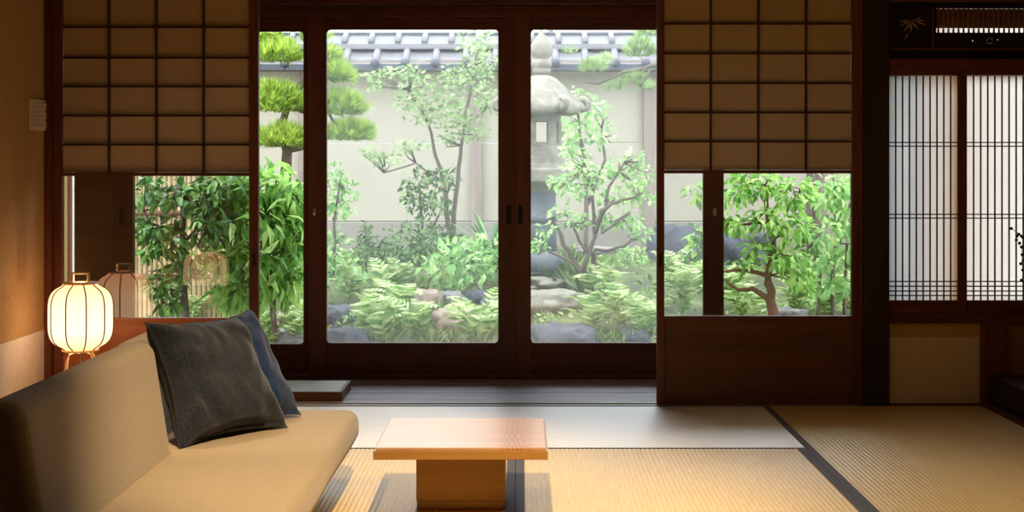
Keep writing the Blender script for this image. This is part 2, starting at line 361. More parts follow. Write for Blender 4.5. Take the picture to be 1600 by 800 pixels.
# ------------------------------------------------------------------ paper screens
def screen(name, label, xs, ys_, xl, xr, ytop_z, glass_y, panel_y, pull_x, side, zoff=0):
    """xs vertical lattice pixels, ys_ horizontal lattice pixels, xl/xr outer pixels"""
    d = FD; T = 0.03
    root = empty(name, (XX((xl + xr) / 2, d), d + T / 2, 0), label, 'sliding screen', kind='structure')
    X = lambda p: XX(p, d); Z = lambda p: ZZ(p, d)
    px0, px1 = side
    zb = 0.003
    MB().box(X(xl), X(px0), d, d + T, zb, ytop_z).build('stile', M['wood_z'], root, bevel=0.0015)
    MB().box(X(px1), X(xr), d, d + T, zb, ytop_z).build('stile', M['wood_z'], root, bevel=0.0015)
    gy0, gy1 = glass_y
    MB().box(X(px0), X(px1), d, d + T, Z(gy0), Z(gy0 - 5.5)).build('middle_rail', M['wood_x'], root, bevel=0.001)
    MB().box(X(px0), X(px1), d, d + T, Z(gy1 + 5), Z(gy1)).build('middle_rail', M['wood_x'] if name != 'door_1' else M['wood_panel_lamplit'], root, bevel=0.001)
    MB().box(X(px0), X(px1), d, d + T, zb, Z(panel_y)).build('bottom_rail', M['wood_x'], root, bevel=0.001)
    MB().box(X(px0), X(px1), d, d + T, ytop_z - 0.04, ytop_z).build('top_rail', M['wood_x'], root, bevel=0.001)
    MB().box(X(px0), X(px1), d + 0.010, d + 0.018, Z(panel_y), Z(gy1 + 5)).build('lower_panel', M['wood_panel'] if name != 'door_1' else M['wood_panel_lamplit'], root)
    MB().box(X(px0), X(px1), d + 0.012, d + 0.016, Z(gy1), Z(gy0)).build('glass_pane', M['glass'], root)
    hw = 0.0042
    for v in xs: MB().box(X(v) - hw, X(v) + hw, d + 0.004, d + 0.016, Z(gy0 - 5.5), ytop_z - 0.04).build('lattice_bar', M['lattice'], root)
    for v in ys_: MB().box(X(px0), X(px1), d + 0.006, d + 0.015, Z(v) - hw, Z(v) + hw).build('lattice_bar', M['lattice'], root)
    gx = [px0] + list(xs) + [px1]; gy = [gy0 - 5.5] + sorted(ys_, reverse=True)
    zr = [Z(q) for q in gy] + [ytop_z - 0.04]
    for i in range(len(gx) - 1):
        for j in range(len(zr) - 1):
            x0, x1 = X(gx[i]) + 0.0005, X(gx[i + 1]) - 0.0005; z0, z1 = zr[j] + 0.0005, zr[j + 1] - 0.0005
            # slightly slack paper
            n = 4; vs = []; fs = []
            for a in range(n + 1):
                for b_ in range(n + 1):
                    u, w_ = a / n, b_ / n
                    s = math.sin(math.pi * u) * math.sin(math.pi * w_) * 0.0012 * (1 + 0.5 * math.sin(i * 3 + j * 5))
                    vs.append((x0 + (x1 - x0) * u, d + 0.017 + s, z0 + (z1 - z0) * w_))
            for a in range(n):
                for b_ in range(n):
                    q = a * (n + 1) + b_; fs.append((q, q + n + 1, q + n + 2, q + 1))
            MB().add(vs, fs, True).build('paper_pane', M['paper'], root)
    cx = X(pull_x); zc = Z(406)
    MB().box(cx - 0.006, cx + 0.006, d - 0.0012, d + 0.001, zc - 0.028, zc + 0.028).build('finger_pull', M['iron'], root, bevel=0.001)
    return root
screen('door_1', 'left paper lattice screen with glass window below, behind the lamp', [169.5, 243.5, 317.5], [-5, 42, 90, 135, 180.5, 226], 83.5, 403.5, 1.85, (275, 497), 617, 396.5, (97, 389))
screen('door_2', 'right paper lattice screen with glass window and brown lower panel', [1111, 1185.5, 1260], [-10, 36.5, 83, 129.5, 175.5, 221], 1026.5, 1348, 1.85, (271, 494), 616, 1032, (1038, 1331))

# ------------------------------------------------------------------ veranda glass doors
def glass_door(name, label, xl, xr, px0, px1, y0, y1, d, pulls=(), locks=(), gm='veil_glass', th=0.034, zt=1.715):
    X = lambda p: XX(p, d); Z = lambda p: ZZ(p, d)
    root = empty(name, (X((xl + xr) / 2), d + th / 2, 0), label, 'glass door', kind='structure')
    MB().box(X(xl), X(px0), d, d + th, 0.012, zt).build('stile', M['wood_z'], root, bevel=0.002)
    MB().box(X(px1), X(xr), d, d + th, 0.012, zt).build('stile', M['wood_z'], root, bevel=0.002)
    MB().box(X(px0), X(px1), d, d + th, Z(y0), zt).build('top_rail', M['wood_x'], root, bevel=0.002)
    zr = Z(y1)
    MB().box(X(px0), X(px1), d, d + th, zr - 0.02, zr).build('bottom_rail', M['wood_x'], root, bevel=0.002)
    MB().box(X(px0), X(px1), d + 0.008, d + th - 0.008, 0.04, zr - 0.02).build('lower_panel', M['wood_x'], root)
    MB().box(X(px0), X(px1), d, d + th, 0.012, 0.04).build('bottom_rail', M['wood_x'], root, bevel=0.002)
    MB().box(X(px0), X(px1), d + 0.014, d + 0.018, zr, Z(y0)).build('glass_pane', M[gm], root)
    # rounded glazing corners
    for sx, xx in ((1, X(px0)), (-1, X(px1))):
        for sz, zz in ((1, zr), (-1, Z(y0))):
            r = 0.018; m = MB(); a = [(xx, zz)] + [(xx + sx * (r - r * math.sin(t)), zz + sz * (r - r * math.cos(t))) for t in np.linspace(0, math.pi / 2, 6)]
            m.add([(p[0], d + 0.006, p[1]) for p in a] + [(p[0], d + 0.028, p[1]) for p in a],
                  [(0, i, i + 1) for i in range(1, 6)] + [(7, 7 + i + 1, 7 + i) for i in range(1, 6)] + [(i, i + 1, i + 8, i + 7) for i in range(1, 6)])
            m.build('corner_fillet', M['wood_x'], root)
    for px, py in pulls:
        MB().box(X(px) - 0.011, X(px) + 0.011, d - 0.0015, d + 0.001, Z(py) - 0.044, Z(py) + 0.044).build('finger_pull', M['iron'], root, bevel=0.002)
    for px, py in locks:
        o = MB(); o.lathe((0, 0, 0), [(0.0, -0.0005), (0.013, 0), (0.013, 0.003), (0.009, 0.005), (0.004, 0.006), (0.004, 0.009), (0, 0.0095)], 20)
        l = o.build('lock', M['chrome'], root, origin=(0, 0, 0)); l.rotation_euler = (R(90), 0, 0)
        l.scale = (0.75, 1.5, 1); l.location = Vector((X(px), d, Z(py))) - root.location
    return root
D2 = GD + 0.04
glass_door('door_3', 'glass door at centre left with rounded pane, seen over the table', 481, 803.8, 510, 778.5, 46, 536, GD, pulls=[(795, 335)], locks=[(491, 331)])
MB().box(XX(800, GD), XX(807, GD), GD + 0.034, GD + 0.037, 0.012, 1.715).build('light_gap_strip', M['wood_z'], bpy.data.objects['door_3'])  # added behind the stiles to stop light slipping between the doors
glass_door('door_4', 'glass door at centre right showing the stone lantern', 804, 1131, 829.5, 1099, 46, 536, GD, pulls=[(813, 335)], locks=[(1117, 331)])
glass_door('door_5', 'glass door on the outer track, left, beside the paper screen', 196, 502, 208.5, 474, 49, 538, D2, gm='glass')
glass_door('door_6', 'glass door on the outer track, right, behind the right paper screen', 1108, 1440, 1128, 1400, 49, 538, D2, gm='glass')
# plain wooden pocket panel left of the glass doors, seen through the left screen's glass
pp = empty('door_7', (XX(160, GD), GD, 0), 'plain dark wooden door leaf seen through the left screen window', 'wooden door', kind='structure')
MB().box(XX(116, GD), XX(177.5, GD), GD, GD + 0.03, 0.0, 1.715).build('door_board', M['wood_panel'], pp, bevel=0.002)
MB().box(XX(178.5, GD), XX(208, GD), GD - 0.004, GD + 0.034, 0.0, 1.715).build('stile', M['wood_z'], pp, bevel=0.002)
MB().box(XX(187, GD), XX(193, GD), GD - 0.006, GD - 0.003, ZZ(352, GD), ZZ(326, GD)).build('finger_pull', M['iron'], pp)
struct('wall_veranda_end', MB().box(LW - 0.4, XX(100, GD), GD, GD + 0.08, -0.3, 2.0), M['plaster'], 'plastered veranda wall at far left behind the lamp', 'wall')
MBp = MB().box(XX(101, 6.78), XX(115, 6.78), 6.76, 6.8, -0.1, 1.9)  # plaster strip outside the jamb
struct('trim_6', MBp, M['dado'], 'white plaster strip left of the wooden door leaf', 'plaster strip')
struct('wall_door_header', MB().box(LW - 0.4, 2.3, GD - 0.01, GD + 0.1, 1.80, 2.0), M['wood_x'], 'dark header above the glass doors', 'header')
kb = empty('trim_7', (0, GD, 1.72), 'stepped dark head track above the glass doors', 'head track', kind='structure')
MB().box(LW - 0.4, 2.3, GD - 0.025, GD + 0.09, 1.716, 1.768).build('head_track', M['wood_x'], kb, bevel=0.003)
MB().box(LW - 0.4, 2.3, GD - 0.05, GD + 0.09, 1.772, 1.80).build('head_moulding', M['wood_x'], kb, bevel=0.003)
sb = empty('trim_8', (0, GD, 0), 'dark sill track under the glass doors', 'sill', kind='structure')
MB().box(LW - 0.4, 2.3, GD - 0.012, GD + 0.1, -0.04, 0.010).build('sill_track', M['wood_x'], sb, bevel=0.002)
struct('trim_9', MB().box(1.62, 2.3, GD - 0.02, GD + 0.1, -0.3, 1.8).box(1.62, 1.7, FD + 0.1, GD - 0.02, -0.3, 2.4), M['plaster'], 'veranda end wall beyond the thick post', 'wall')

# ------------------------------------------------------------------ alcove window wall at the right
SD = FD + 0.01
SX = lambda p: XX(p, SD); SZ = lambda p: ZZ(p, SD)
# wall frame pieces around the openings
struct('trim_10', MB().box(SX(1388), 2.95, SD - 0.02, SD + 0.07, SZ(118), SZ(92)), M['wood_x'], 'dark lintel between carved transom and alcove window', 'lintel', bevel=0.002)
struct('trim_11', MB().box(SX(1388), 2.95, SD - 0.01, SD + 0.07, SZ(505), SZ(490)), M['wood_x'], 'dark sill board under the alcove window', 'sill', bevel=0.002)
struct('trim_12', MB().box(SX(1388), 2.95, SD - 0.02, SD + 0.05, SZ(-30), SZ(3)), M['wood_x'], 'dark beam above the carved transom', 'beam', bevel=0.002)
struct('wall_upper_right', MB().box(SX(1388), 2.95, SD, SD + 0.05, SZ(-30), 2.4), M['plaster'], 'plastered wall above the carved transom', 'wall')
struct('wall_beside_window', MB().box(SX(1633), 2.95, SD - 0.005, SD + 0.06, SZ(490), SZ(118)).box(SX(1681), 2.95, SD - 0.005, SD + 0.06, SZ(92), SZ(3)), M['plaster'], 'plastered wall between the alcove window and the right wall', 'wall')
wl = empty('wall_under_window', (SX(1460), SD, 0), 'tan wall with pale paper dado below the alcove window', 'wall', kind='structure')
MB().box(SX(1388), SX(1533), SD + 0.01, SD + 0.05, -0.02, SZ(505)).build('plaster_field', M['plaster'], wl)
MB().box(SX(1389), SX(1530.5), SD + 0.006, SD + 0.0105, 0.006, SZ(527)).build('dado_paper', M['beige_paper'], wl)
struct('baseboard_right', MB().box(SX(1388), SX(1533), SD - 0.02, SD + 0.012, -0.01, 0.006), M['wood_x'], 'thin dark floor strip below the pale dado', 'baseboard')
struct('trim_13', MB().box(SX(1533), SX(1570), SD - 0.03, SD + 0.06, 0, SZ(505)), M['wood_z'], 'dark short post at the corner of the alcove', 'post', bevel=0.003)
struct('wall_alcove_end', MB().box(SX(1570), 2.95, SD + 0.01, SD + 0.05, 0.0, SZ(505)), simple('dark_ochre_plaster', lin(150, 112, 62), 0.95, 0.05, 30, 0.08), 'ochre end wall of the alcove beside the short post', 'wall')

def fine_window(name, label, x0, x1, px0, px1, d):
    root = empty(name, (XX((x0 + x1) / 2, d), d, SZ(480)), label, 'paper window', kind='structure')
    X = lambda p: XX(p, d); Z = lambda p: ZZ(p, d); T = 0.022
    MB().box(X(x0), X(px0), d, d + T, Z(489.5), Z(118.5)).build('stile', M['wood_z'], root, bevel=0.001)
    MB().box(X(px1), X(x1), d, d + T, Z(489.5), Z(118.5)).build('stile', M['wood_z'], root, bevel=0.001)
    MB().box(X(px0), X(px1), d, d + T, Z(489.5), Z(469.5)).build('bottom_rail', M['wood_x'], root, bevel=0.001)
    n = int(round((px1 - px0) / 11.12)); hw = 0.0022
    for i in range(1, n):
        xx = X(px0 + (px1 - px0) * i / n); MB().box(xx - hw, xx + hw, d + 0.003, d + 0.012, Z(469.5), Z(118.5)).build('lattice_bar', M['thin_lattice'], root)
    for v in (222.5, 228.5, 335, 341, 440, 447.5, 455, 462):
        MB().box(X(px0), X(px1), d + 0.004, d + 0.011, Z(v) - 0.0022, Z(v) + 0.0022).build('lattice_bar', M['thin_lattice'], root)
    MB().box(X(px0), X(px1), d + 0.0125, d + 0.0132, Z(469.5), Z(118.5)).build('paper_sheet', M['white_paper'], root)
fine_window('window_1', 'fine lattice paper window next to the thick post', 1388.5, 1510, 1389.5, 1497, SD + 0.005)
fine_window('window_2', 'fine lattice paper window at the right edge behind the berry branch', 1499, 1632, 1511, 1622, SD + 0.03)
# carved transom
tr = empty('window_3', (SX(1500), SD, SZ(60)), 'carved wooden transom with bamboo relief and spindle row', 'transom', kind='structure')
def boolean_cut(o, cutter):
    md = o.modifiers.new('cut', 'BOOLEAN'); md.object = cutter; md.solver = 'EXACT'; md.operation = 'DIFFERENCE'
    dg = bpy.context.evaluated_depsgraph_get(); me = bpy.data.meshes.new_from_object(o.evaluated_get(dg))
    o.modifiers.clear(); o.data = me; bpy.data.objects.remove(cutter)
TX = lambda p: XX(p, SD + 0.02); TZ = lambda p: ZZ(p, SD + 0.02)
dk = simple('dark_transom_wood', lin(34, 20, 13), 0.6, 0.3, 25, 0.25, 0.2)
board = MB().box(TX(1388), TX(1680), SD + 0.02, SD + 0.032, SZ(92), SZ(3)).build('transom_board', dk, tr)
cut = MB().box(TX(1463), TX(1666), SD, SD + 0.06, TZ(51), TZ(13))
c0 = lambda px, py, r: cut.lathe((0, 0, 0), [(r, -1), (r, 1)], 8, False)
cutm = MB(); cutm.box(TX(1463), TX(1666), SD - 0.02, SD + 0.08, TZ(51), TZ(13))
def hole(px, py, r, n=6):
    vs = []; 
    for yy in (SD - 0.02, SD + 0.08):
        for j in range(n): vs.append((TX(px) + r * math.cos(2 * math.pi * j / n), yy, TZ(py) + r * math.sin(2 * math.pi * j / n)))
    cutm.add(vs, [tuple(range(n)), tuple(range(2 * n - 1, n - 1, -1))] + [(j + n, (j + 1) % n + n, (j + 1) % n, j) for j in range(n)])
hole(1520.5, 63.5, 0.0042); hole(1559.5, 62, 0.0035)
for k in range(8):
    a = k * math.pi / 4; hole(1546.5 + 5 * math.cos(a), 63.5 + 4.6 * math.sin(a), 0.0027, 5)
co = cutm.build('cutter', None)
board.modifiers.clear()
# world-space cutter against a parented board
bpy.context.view_layer.update(); boolean_cut(board, co)
MB().box(TX(1460), TX(1670), SD + 0.045, SD + 0.050, TZ(43.0), TZ(12.75)).build('back_board', simple('brown_back_board', lin(150, 112, 84), 0.7), tr)
MB().box(TX(1400), TX(1670), SD + 0.054, SD + 0.055, SZ(88), SZ(5)).build('paper_sheet', M['white_paper'], tr)
for i in range(26):
    px = 1467 + i * 7.9
    if px > 1664: break
    cx = TX(px); z0, z1 = TZ(51), TZ(13); h = z1 - z0
    MB().lathe((cx, SD + 0.028, z0), [(0.0045, 0), (0.0045, h * .12), (0.0028, h * .2), (0.008, h * .5), (0.0085, h * .7), (0.004, h * .9), (0.0045, h)], 8).build('spindle', simple('spindle_wood', lin(120, 84, 58), 0.6) if i == 0 else bpy.data.materials['spindle_wood'], tr)
# framed moulding of the bamboo field
for a in ((1391, 1393, 12, 75), (1456, 1458, 12, 75)): MB().box(TX(a[0]), TX(a[1]), SD + 0.012, SD + 0.02, TZ(a[3]), TZ(a[2])).build('moulding', M['wood_z'], tr)
MB().box(TX(1391), TX(1680), SD + 0.012, SD + 0.02, TZ(78), TZ(75)).build('moulding', M['wood_x'], tr)
gold = simple('tarnished_gold_inlay', lin(176, 150, 112), 0.5, 0.4)
for (x0, y0, x1, y1, wd) in [(1422, 32, 1402, 34, 2.2), (1424, 33, 1403, 41, 2.2), (1424, 34, 1411, 51, 2.6), (1424, 34, 1423, 52, 2.6), (1424, 33, 1436, 47, 2.6), (1430, 33, 1449, 40, 2.4),
                             (1430, 31, 1448, 33, 2), (1433, 32, 1441, 22, 1.4), (1419, 50, 1412, 65, 2.4), (1424, 33, 1432, 30, 1.6)]:
    a = Vector((TX(x0), 0, TZ(y0))); b_ = Vector((TX(x1), 0, TZ(y1))); t = (b_ - a); n = Vector((-t.z, 0, t.x)).normalized() * wd * 0.0027 * 0.55
    mid = a + t * 0.4; pts = [a, mid + n, b_, mid - n]
    MB().add([(p.x, SD + 0.0185, p.z) for p in pts] + [(p.x, SD + 0.021, p.z) for p in pts],
             [(0, 1, 2, 3), (4, 7, 6, 5), (0, 4, 5, 1), (1, 5, 6, 2), (2, 6, 7, 3), (3, 7, 4, 0)]).build('bamboo_leaf', gold, tr)

# alcove platform
TKX = XX(1534, FD)
tk = empty('floor_alcove', (2.4, 5.0, 0), 'raised dark alcove platform at the right edge of the mats', 'platform', kind='structure')
MB().box(TKX + 0.035, RX, 3.2, SD - 0.03, 0.0, 0.12).build('platform_body', M['old_x'], tk)
MB().box(TKX + 0.03, TKX + 0.11, 3.2, SD - 0.031, 0.02, 0.132).build('front_sill', M['old_x'], tk, bevel=0.004)
MB().box(TKX + 0.11, RX, 3.2, SD - 0.031, 0.12, 0.130).build('platform_board', M['old_x'], tk)
struct('baseboard_alcove', MB().box(TKX, TKX + 0.03, 3.2, SD - 0.03, -0.02, 0.012), M['wood_y'], 'dark floor strip along the alcove platform', 'baseboard', bevel=0.001)
MB().box(TKX, RX, -1.3, 3.2, -0.03, 0.0).build('floor_board', M['wood_y'], fl)

# ------------------------------------------------------------------ sofa
def rounded_box(x0, x1, y0, y1, z0, z1, r, seg=5, shear=0.0, crown=0.0):
    """rounded slab; shear moves the top towards -x; crown lifts the middle of the top"""
    bm = bmesh.new(); bmesh.ops.create_cube(bm, size=1)
    for v in bm.verts:
        v.co = Vector((x0 + (v.co.x + .5) * (x1 - x0), y0 + (v.co.y + .5) * (y1 - y0), z0 + (v.co.z + .5) * (z1 - z0)))
    L = max(x1 - x0, y1 - y0)
    bmesh.ops.bevel(bm, geom=list(bm.edges), offset=r, segments=seg, profile=0.5, affect='EDGES')
    long = [e for e in bm.edges if abs(e.verts[0].co.y - e.verts[1].co.y) > (y1 - y0) * 0.6]
    if long: bmesh.ops.subdivide_edges(bm, edges=long, cuts=16, use_grid_fill=True)
    for v in bm.verts:
        tz = (v.co.z - z0) / (z1 - z0)
        v.co.x -= shear * tz
        if crown and tz > 0.6:
            v.co.z += crown * math.sin(math.pi * (v.co.x + shear * tz - x0) / (x1 - x0))
        v.co.x += 0.0015 * math.sin(v.co.y * 9 + v.co.z * 7)
    bmesh.ops.recalc_face_normals(bm, faces=bm.faces)
    m = MB(); idx = {v: i for i, v in enumerate(bm.verts)}
    m.add([v.co.copy() for v in bm.verts], [tuple(idx[v] for v in f.verts) for f in bm.faces], True); bm.free(); return m
so = empty('sofa', (-0.8, 3.6, 0), 'low tan fabric sofa with two back cushions along the left side', 'sofa')
rounded_box(-1.12, -0.520, 2.55, 4.54, 0.120, 0.224, 0.038).build('seat', M['sofa'], so)
MB().box(-1.08, -0.66, 2.6, 4.44, 0.0, 0.12).build('seat_base', M['old_x'], so, bevel=0.003)
rounded_box(-1.045, -0.952, 2.83, 3.87, 0.19, 0.525, 0.035, shear=0.055).build('backrest', M['sofa'], so)
rounded_box(-1.135, -1.065, 4.0, 4.50, 0.226, 0.50, 0.03, shear=0.03).build('backrest', M['sofa'], so)
pip = simple('seam_thread', lin(96, 74, 48), 0.9)
MB().tube([(-0.955, 2.87, 0.2235), (-0.955, 3.84, 0.2235)], 0.0009, 6).build('seam', pip, so)

# cushions
def cushion(name, BL, BR, TL, TR, thick, mat, label, seed):
    BL, BR, TL, TR = map(Vector, (BL, BR, TL, TR)); n = 34; rnd = random.Random(seed)
    c = (BL + BR + TL + TR) / 4; ux = ((BR + TR) - (BL + TL)).normalized(); uz = ((TL + TR) - (BL + BR)).normalized()
    nn = ux.cross(uz).normalized()
    vs = []; fs = []
    for side in (1, -1):
        for i in range(n + 1):
            for j in range(n + 1):
                u, v = i / n, j / n
                p = BL * (1 - u) * (1 - v) + BR * u * (1 - v) + TL * (1 - u) * v + TR * u * v
                a, b_ = 2 * u - 1, 2 * v - 1
                # edges bow inwards between the pinched corners
                p = p - ux * a * 0.030 * (1 - b_ * b_) * abs(a) ** 3 - uz * b_ * 0.030 * (1 - a * a) * abs(b_) ** 3
                prof = max(0, (1 - a ** 4)) ** 0.55 * max(0, (1 - b_ ** 4)) ** 0.55
                wr = (noise.noise(Vector((a * 1.6 + seed, b_ * 1.6, side * 3))) * 0.018 + abs(noise.noise(Vector((a * 3.4 + seed, b_ * 2.2 + 5, side * 3)))) * 0.016) * prof
                edge = (abs(a) ** 5 + abs(b_) ** 5)
                wr += math.sin((a * b_ * 9 + (a + b_) * 2) + seed) * 0.003 * edge * prof * 2
                ang = math.atan2(b_, a); rr = math.hypot(a, b_)
                wr += 0.007 * math.sin(ang * 14 + seed * 2) * max(0, rr - 0.72) * prof * 3
                # soft fold in the lower left
                fx = (a + 0.62) * 0.8 + (b_ + 0.35) * 0.35
                wr -= 0.018 * math.exp(-(fx / 0.09) ** 2) * math.exp(-((b_ + 0.55) / 0.4) ** 2)
                vs.append(p + nn * side * (thick / 2 * prof + wr + 0.0015))
    k = (n + 1) ** 2
    for i in range(n):
        for j in range(n):
            q = i * (n + 1) + j; fs.append((q, q + n + 1, q + n + 2, q + 1)); fs.append((k + q, k + q + 1, k + q + n + 2, k + q + n + 1))
    ring = [i * (n + 1) for i in range(n + 1)] + [n * (n + 1) + j for j in range(1, n + 1)] + [i * (n + 1) + n for i in range(n - 1, -1, -1)] + [j for j in range(n - 1, 0, -1)]
    for a, b_ in zip(ring, ring[1:] + ring[:1]): fs.append((a, b_, k + b_, k + a))
    root = empty(name, c, label, 'cushion')
    o = MB().add(vs, fs, True).build('cover', mat, root)
    md = o.modifiers.new('sub', 'SUBSURF'); md.levels = md.render_levels = 1
    e = [vs[i] for i in ring]; MB().tube([(Vector(e[i]) + Vector(vs[k + ring[i]])) / 2 for i in list(range(0, len(ring), 2)) + [0]], 0.0024, 5, False).build('edge_seam', mat, o, origin=c)
    return root
ZS = 0.23
cushion('cushion', P(280, 704, 3.88), P(449, 668, 4.20), P(226, 504, 4.04), P(368, 493, 4.36), 0.15, M['charcoal'], 'charcoal grey square cushion leaning in front on the sofa', 3)
cushion('cushion', P(310, 675, 4.03), P(470, 648, 4.38), P(262, 506, 4.22), P(391, 483, 4.55), 0.13, M['navy'], 'navy blue square cushion tucked behind the charcoal one', 8)

# ------------------------------------------------------------------ low table
tb = empty('low_table', (-0.1715, 4.185, 0), 'low square oak table on a box pedestal standing on the mats', 'table')
TF, TB_ = 3.95, 4.425
def tabletop_mat():
    m, nt, b, o = newmat('oak_top_with_figure'); v = coords(nt, (1.2, 16, 16))
    n1 = N(nt, 'ShaderNodeTexNoise', Scale=3.0, Detail=8.0, Roughness=0.65); nt.links.new(v, n1.inputs['Vector'])
    base = ramp(nt, n1.outputs[0], [(0.3, lin(164, 126, 92)), (0.7, lin(188, 150, 116))])
    # cathedral figure at the right-hand end of the top
    v2 = coords(nt, (1, 1, 1)); wv = N(nt, 'ShaderNodeTexWave', wave_type='RINGS', rings_direction='Z', Scale=22.0, Distortion=7.0, Detail=1.5)
    wv.inputs['Detail Scale'].default_value = 1.4
    mp = nt.nodes.new('ShaderNodeMapping'); mp.inputs['Location'].default_value = (-0.29, 0.02, 0); mp.inputs['Scale'].default_value = (1, 0.4, 1); nt.links.new(v2, mp.inputs[0]); nt.links.new(mp.outputs[0], wv.inputs['Vector'])
    sx = nt.nodes.new('ShaderNodeSeparateXYZ'); nt.links.new(v2, sx.inputs[0])
    mr = N(nt, 'ShaderNodeMapRange'); mr.inputs[1].default_value = 0.10; mr.inputs[2].default_value = 0.135; nt.links.new(sx.outputs[0], mr.inputs[0])
    mr2 = N(nt, 'ShaderNodeMapRange'); mr2.inputs[1].default_value = 0.215; mr2.inputs[2].default_value = 0.18; nt.links.new(sx.outputs[0], mr2.inputs[0])
    mm = N(nt, 'ShaderNodeMath', operation='MULTIPLY'); nt.links.new(mr.outputs[0], mm.inputs[0]); nt.links.new(mr2.outputs[0], mm.inputs[1])
    m2 = N(nt, 'ShaderNodeMath', operation='MULTIPLY'); m2.use_clamp = True; m4 = N(nt, 'ShaderNodeMath', operation='MULTIPLY'); m4.inputs[1].default_value = 0.6; nt.links.new(mm.outputs[0], m4.inputs[0]); nt.links.new(m4.outputs[0], m2.inputs[0]); nt.links.new(wv.outputs[1], m2.inputs[1])
    mix = nt.nodes.new('ShaderNodeMixRGB'); nt.links.new(m2.outputs[0], mix.inputs[0]); nt.links.new(base, mix.inputs[1]); mix.inputs[2].default_value = lin(140, 84, 52)
    nt.links.new(mix.outputs[0], b.inputs['Base Color']); b.inputs['Roughness'].default_value = 0.3; b.inputs['Specular IOR Level'].default_value = 0.6
    return m
TT = tabletop_mat()
MB().box(-0.4105, 0.0675, TF + 0.006, TB_ - 0.006, 0.2045, 0.2135).build('tabletop', TT, tb, bevel=0.0015)
MB().box(-0.4165, 0.0735, TF, TB_, 0.180, 0.2045).build('apron_slab', M['table'], tb, bevel=0.0015)
MB().box(-0.308, -0.047, 4.115, 4.27, 0.026, 0.180).build('pedestal', M['table'], tb, bevel=0.0015)
MB().box(-0.306, -0.049, 4.117, 4.268, 0.0, 0.0255).build('plinth', M['table'], tb, bevel=0.001)
MB().box(-0.300, -0.055, 4.13, 4.26, 0.0, 0.180).build('pedestal_core', M['table'], tb)

# ------------------------------------------------------------------ low board on the veranda
bd = empty('veranda_board', (-1.2, 6.18, 0), 'low framed board with its top painted pale for sheen lying on the veranda beside the sofa', 'board')
gt = simple('pale_sheen_top', lin(250, 248, 236), 0.5, 0.4, 3, 0.06)  # near-white colour stands in for the reflection on the top
MB().box(-1.6, -0.785, 6.055, 6.36, 0.028, 0.0385).build('top_panel', gt, bd, bevel=0.001)
MB().box(-1.6, -0.772, 6.04, 6.055, -0.004, 0.0375).build('front_rail', M['wood_panel'], bd, bevel=0.001)
MB().box(-0.785, -0.772, 6.055, 6.37, -0.004, 0.0375).build('side_rail', M['wood_panel'], bd, bevel=0.001)
MB().box(-1.6, -0.785, 6.36, 6.37, -0.004, 0.0375).build('back_rail', M['wood_panel'], bd, bevel=0.001)

# ------------------------------------------------------------------ switch plate
sd0, sd1 = -2.002 * F / (45 - HX), -2.002 * F / (72 - HX) - 0.01
sp = empty('switch_plate', (LW, (sd0 + sd1) / 2, 1.22), 'white light switch plate with twelve buttons on the ochre wall', 'light switch')
MB().box(LW, LW + 0.008, sd0, sd1, 1.155, 1.282).build('plate', M['white_plastic'], sp, bevel=0.002)
for i in range(4):
    for j in range(3):
        yc = sd0 + 0.028 + (sd1 - sd0 - 0.056) * i / 3; zc = 1.180 + 0.038 * j
        bt = MB().box(LW + 0.008, LW + 0.012, yc - 0.014, yc + 0.014, zc - 0.014, zc + 0.014).build('button', M['white_plastic'], sp, bevel=0.0015)
        MB().box(LW + 0.0118, LW + 0.0128, yc - 0.004, yc + 0.004, zc - 0.008, zc - 0.003).build('indicator', M['iron'], bt, origin=sp.location)

# ------------------------------------------------------------------ lantern lamp
LD = 5.64; lc = P(126, 545, LD); LXc = lc.x
lp = empty('lantern_lamp', (LXc, LD, 0), 'glowing round paper lantern lamp on slim legs by the left wall', 'lamp')
def glow():
    m, nt, b, o = newmat('glowing_paper'); e = nt.nodes.new('ShaderNodeEmission'); v = coords(nt)
    sx = nt.nodes.new('ShaderNodeSeparateXYZ'); nt.links.new(v, sx.inputs[0])
    mr = N(nt, 'ShaderNodeMapRange'); mr.inputs[1].default_value = 0.27; mr.inputs[2].default_value = 0.54; nt.links.new(sx.outputs[2], mr.inputs[0])
    c = ramp(nt, mr.outputs[0], [(0.0, (1.0, 0.38, 0.14, 1)), (0.3, (1.0, 0.60, 0.32, 1)), (0.65, (1.0, 0.56, 0.28, 1)), (1.0, (1.0, 0.40, 0.16, 1))])
    nt.links.new(c, e.inputs[0]); e.inputs[1].default_value = 2.9; nt.links.new(e.outputs[0], o.inputs[0]); return m
z0, z1 = ZZ(546, LD), ZZ(443, LD); RS = 49 / F * LD
prof = []
for i in range(25):
    t = i / 24; a = abs(2 * t - 1); r = RS * (1 - a ** 4.2 * 0.98) ** 0.42 if a < 1 else RS * 0.35
    prof.append((max(r, RS * 0.5), z0 + (z1 - z0) * t))
MB().lathe((LXc, LD, 0), prof, 48).build('lamp_shade', glow(), lp)
rib = simple('dark_rib', lin(84, 48, 30), 0.6)
for k in range(10):
    a = 2 * math.pi * (k + 0.25) / 10
    MB().tube([(LXc + (r + 0.0012) * math.cos(a), LD + (r + 0.0012) * math.sin(a), z) for r, z in prof], 0.0027, 5).build('shade_rib', rib, lp)
for zz, rr in ((z1 + 0.001, RS * 0.53), (z0 - 0.003, RS * 0.55)):
    MB().lathe((LXc, LD, zz - 0.004), [(rr, 0), (rr + 0.004, 0.002), (rr + 0.004, 0.007), (rr, 0.009)], 32).build('ring', M['lightwood'], lp)
lamp('POINT', 'lantern_handle_fill', (LXc, LD, z1 + 0.012), 0.35, (1, .62, .32), shadow_soft_size=0.0)  # added point light above the closed shade, brightens the handle
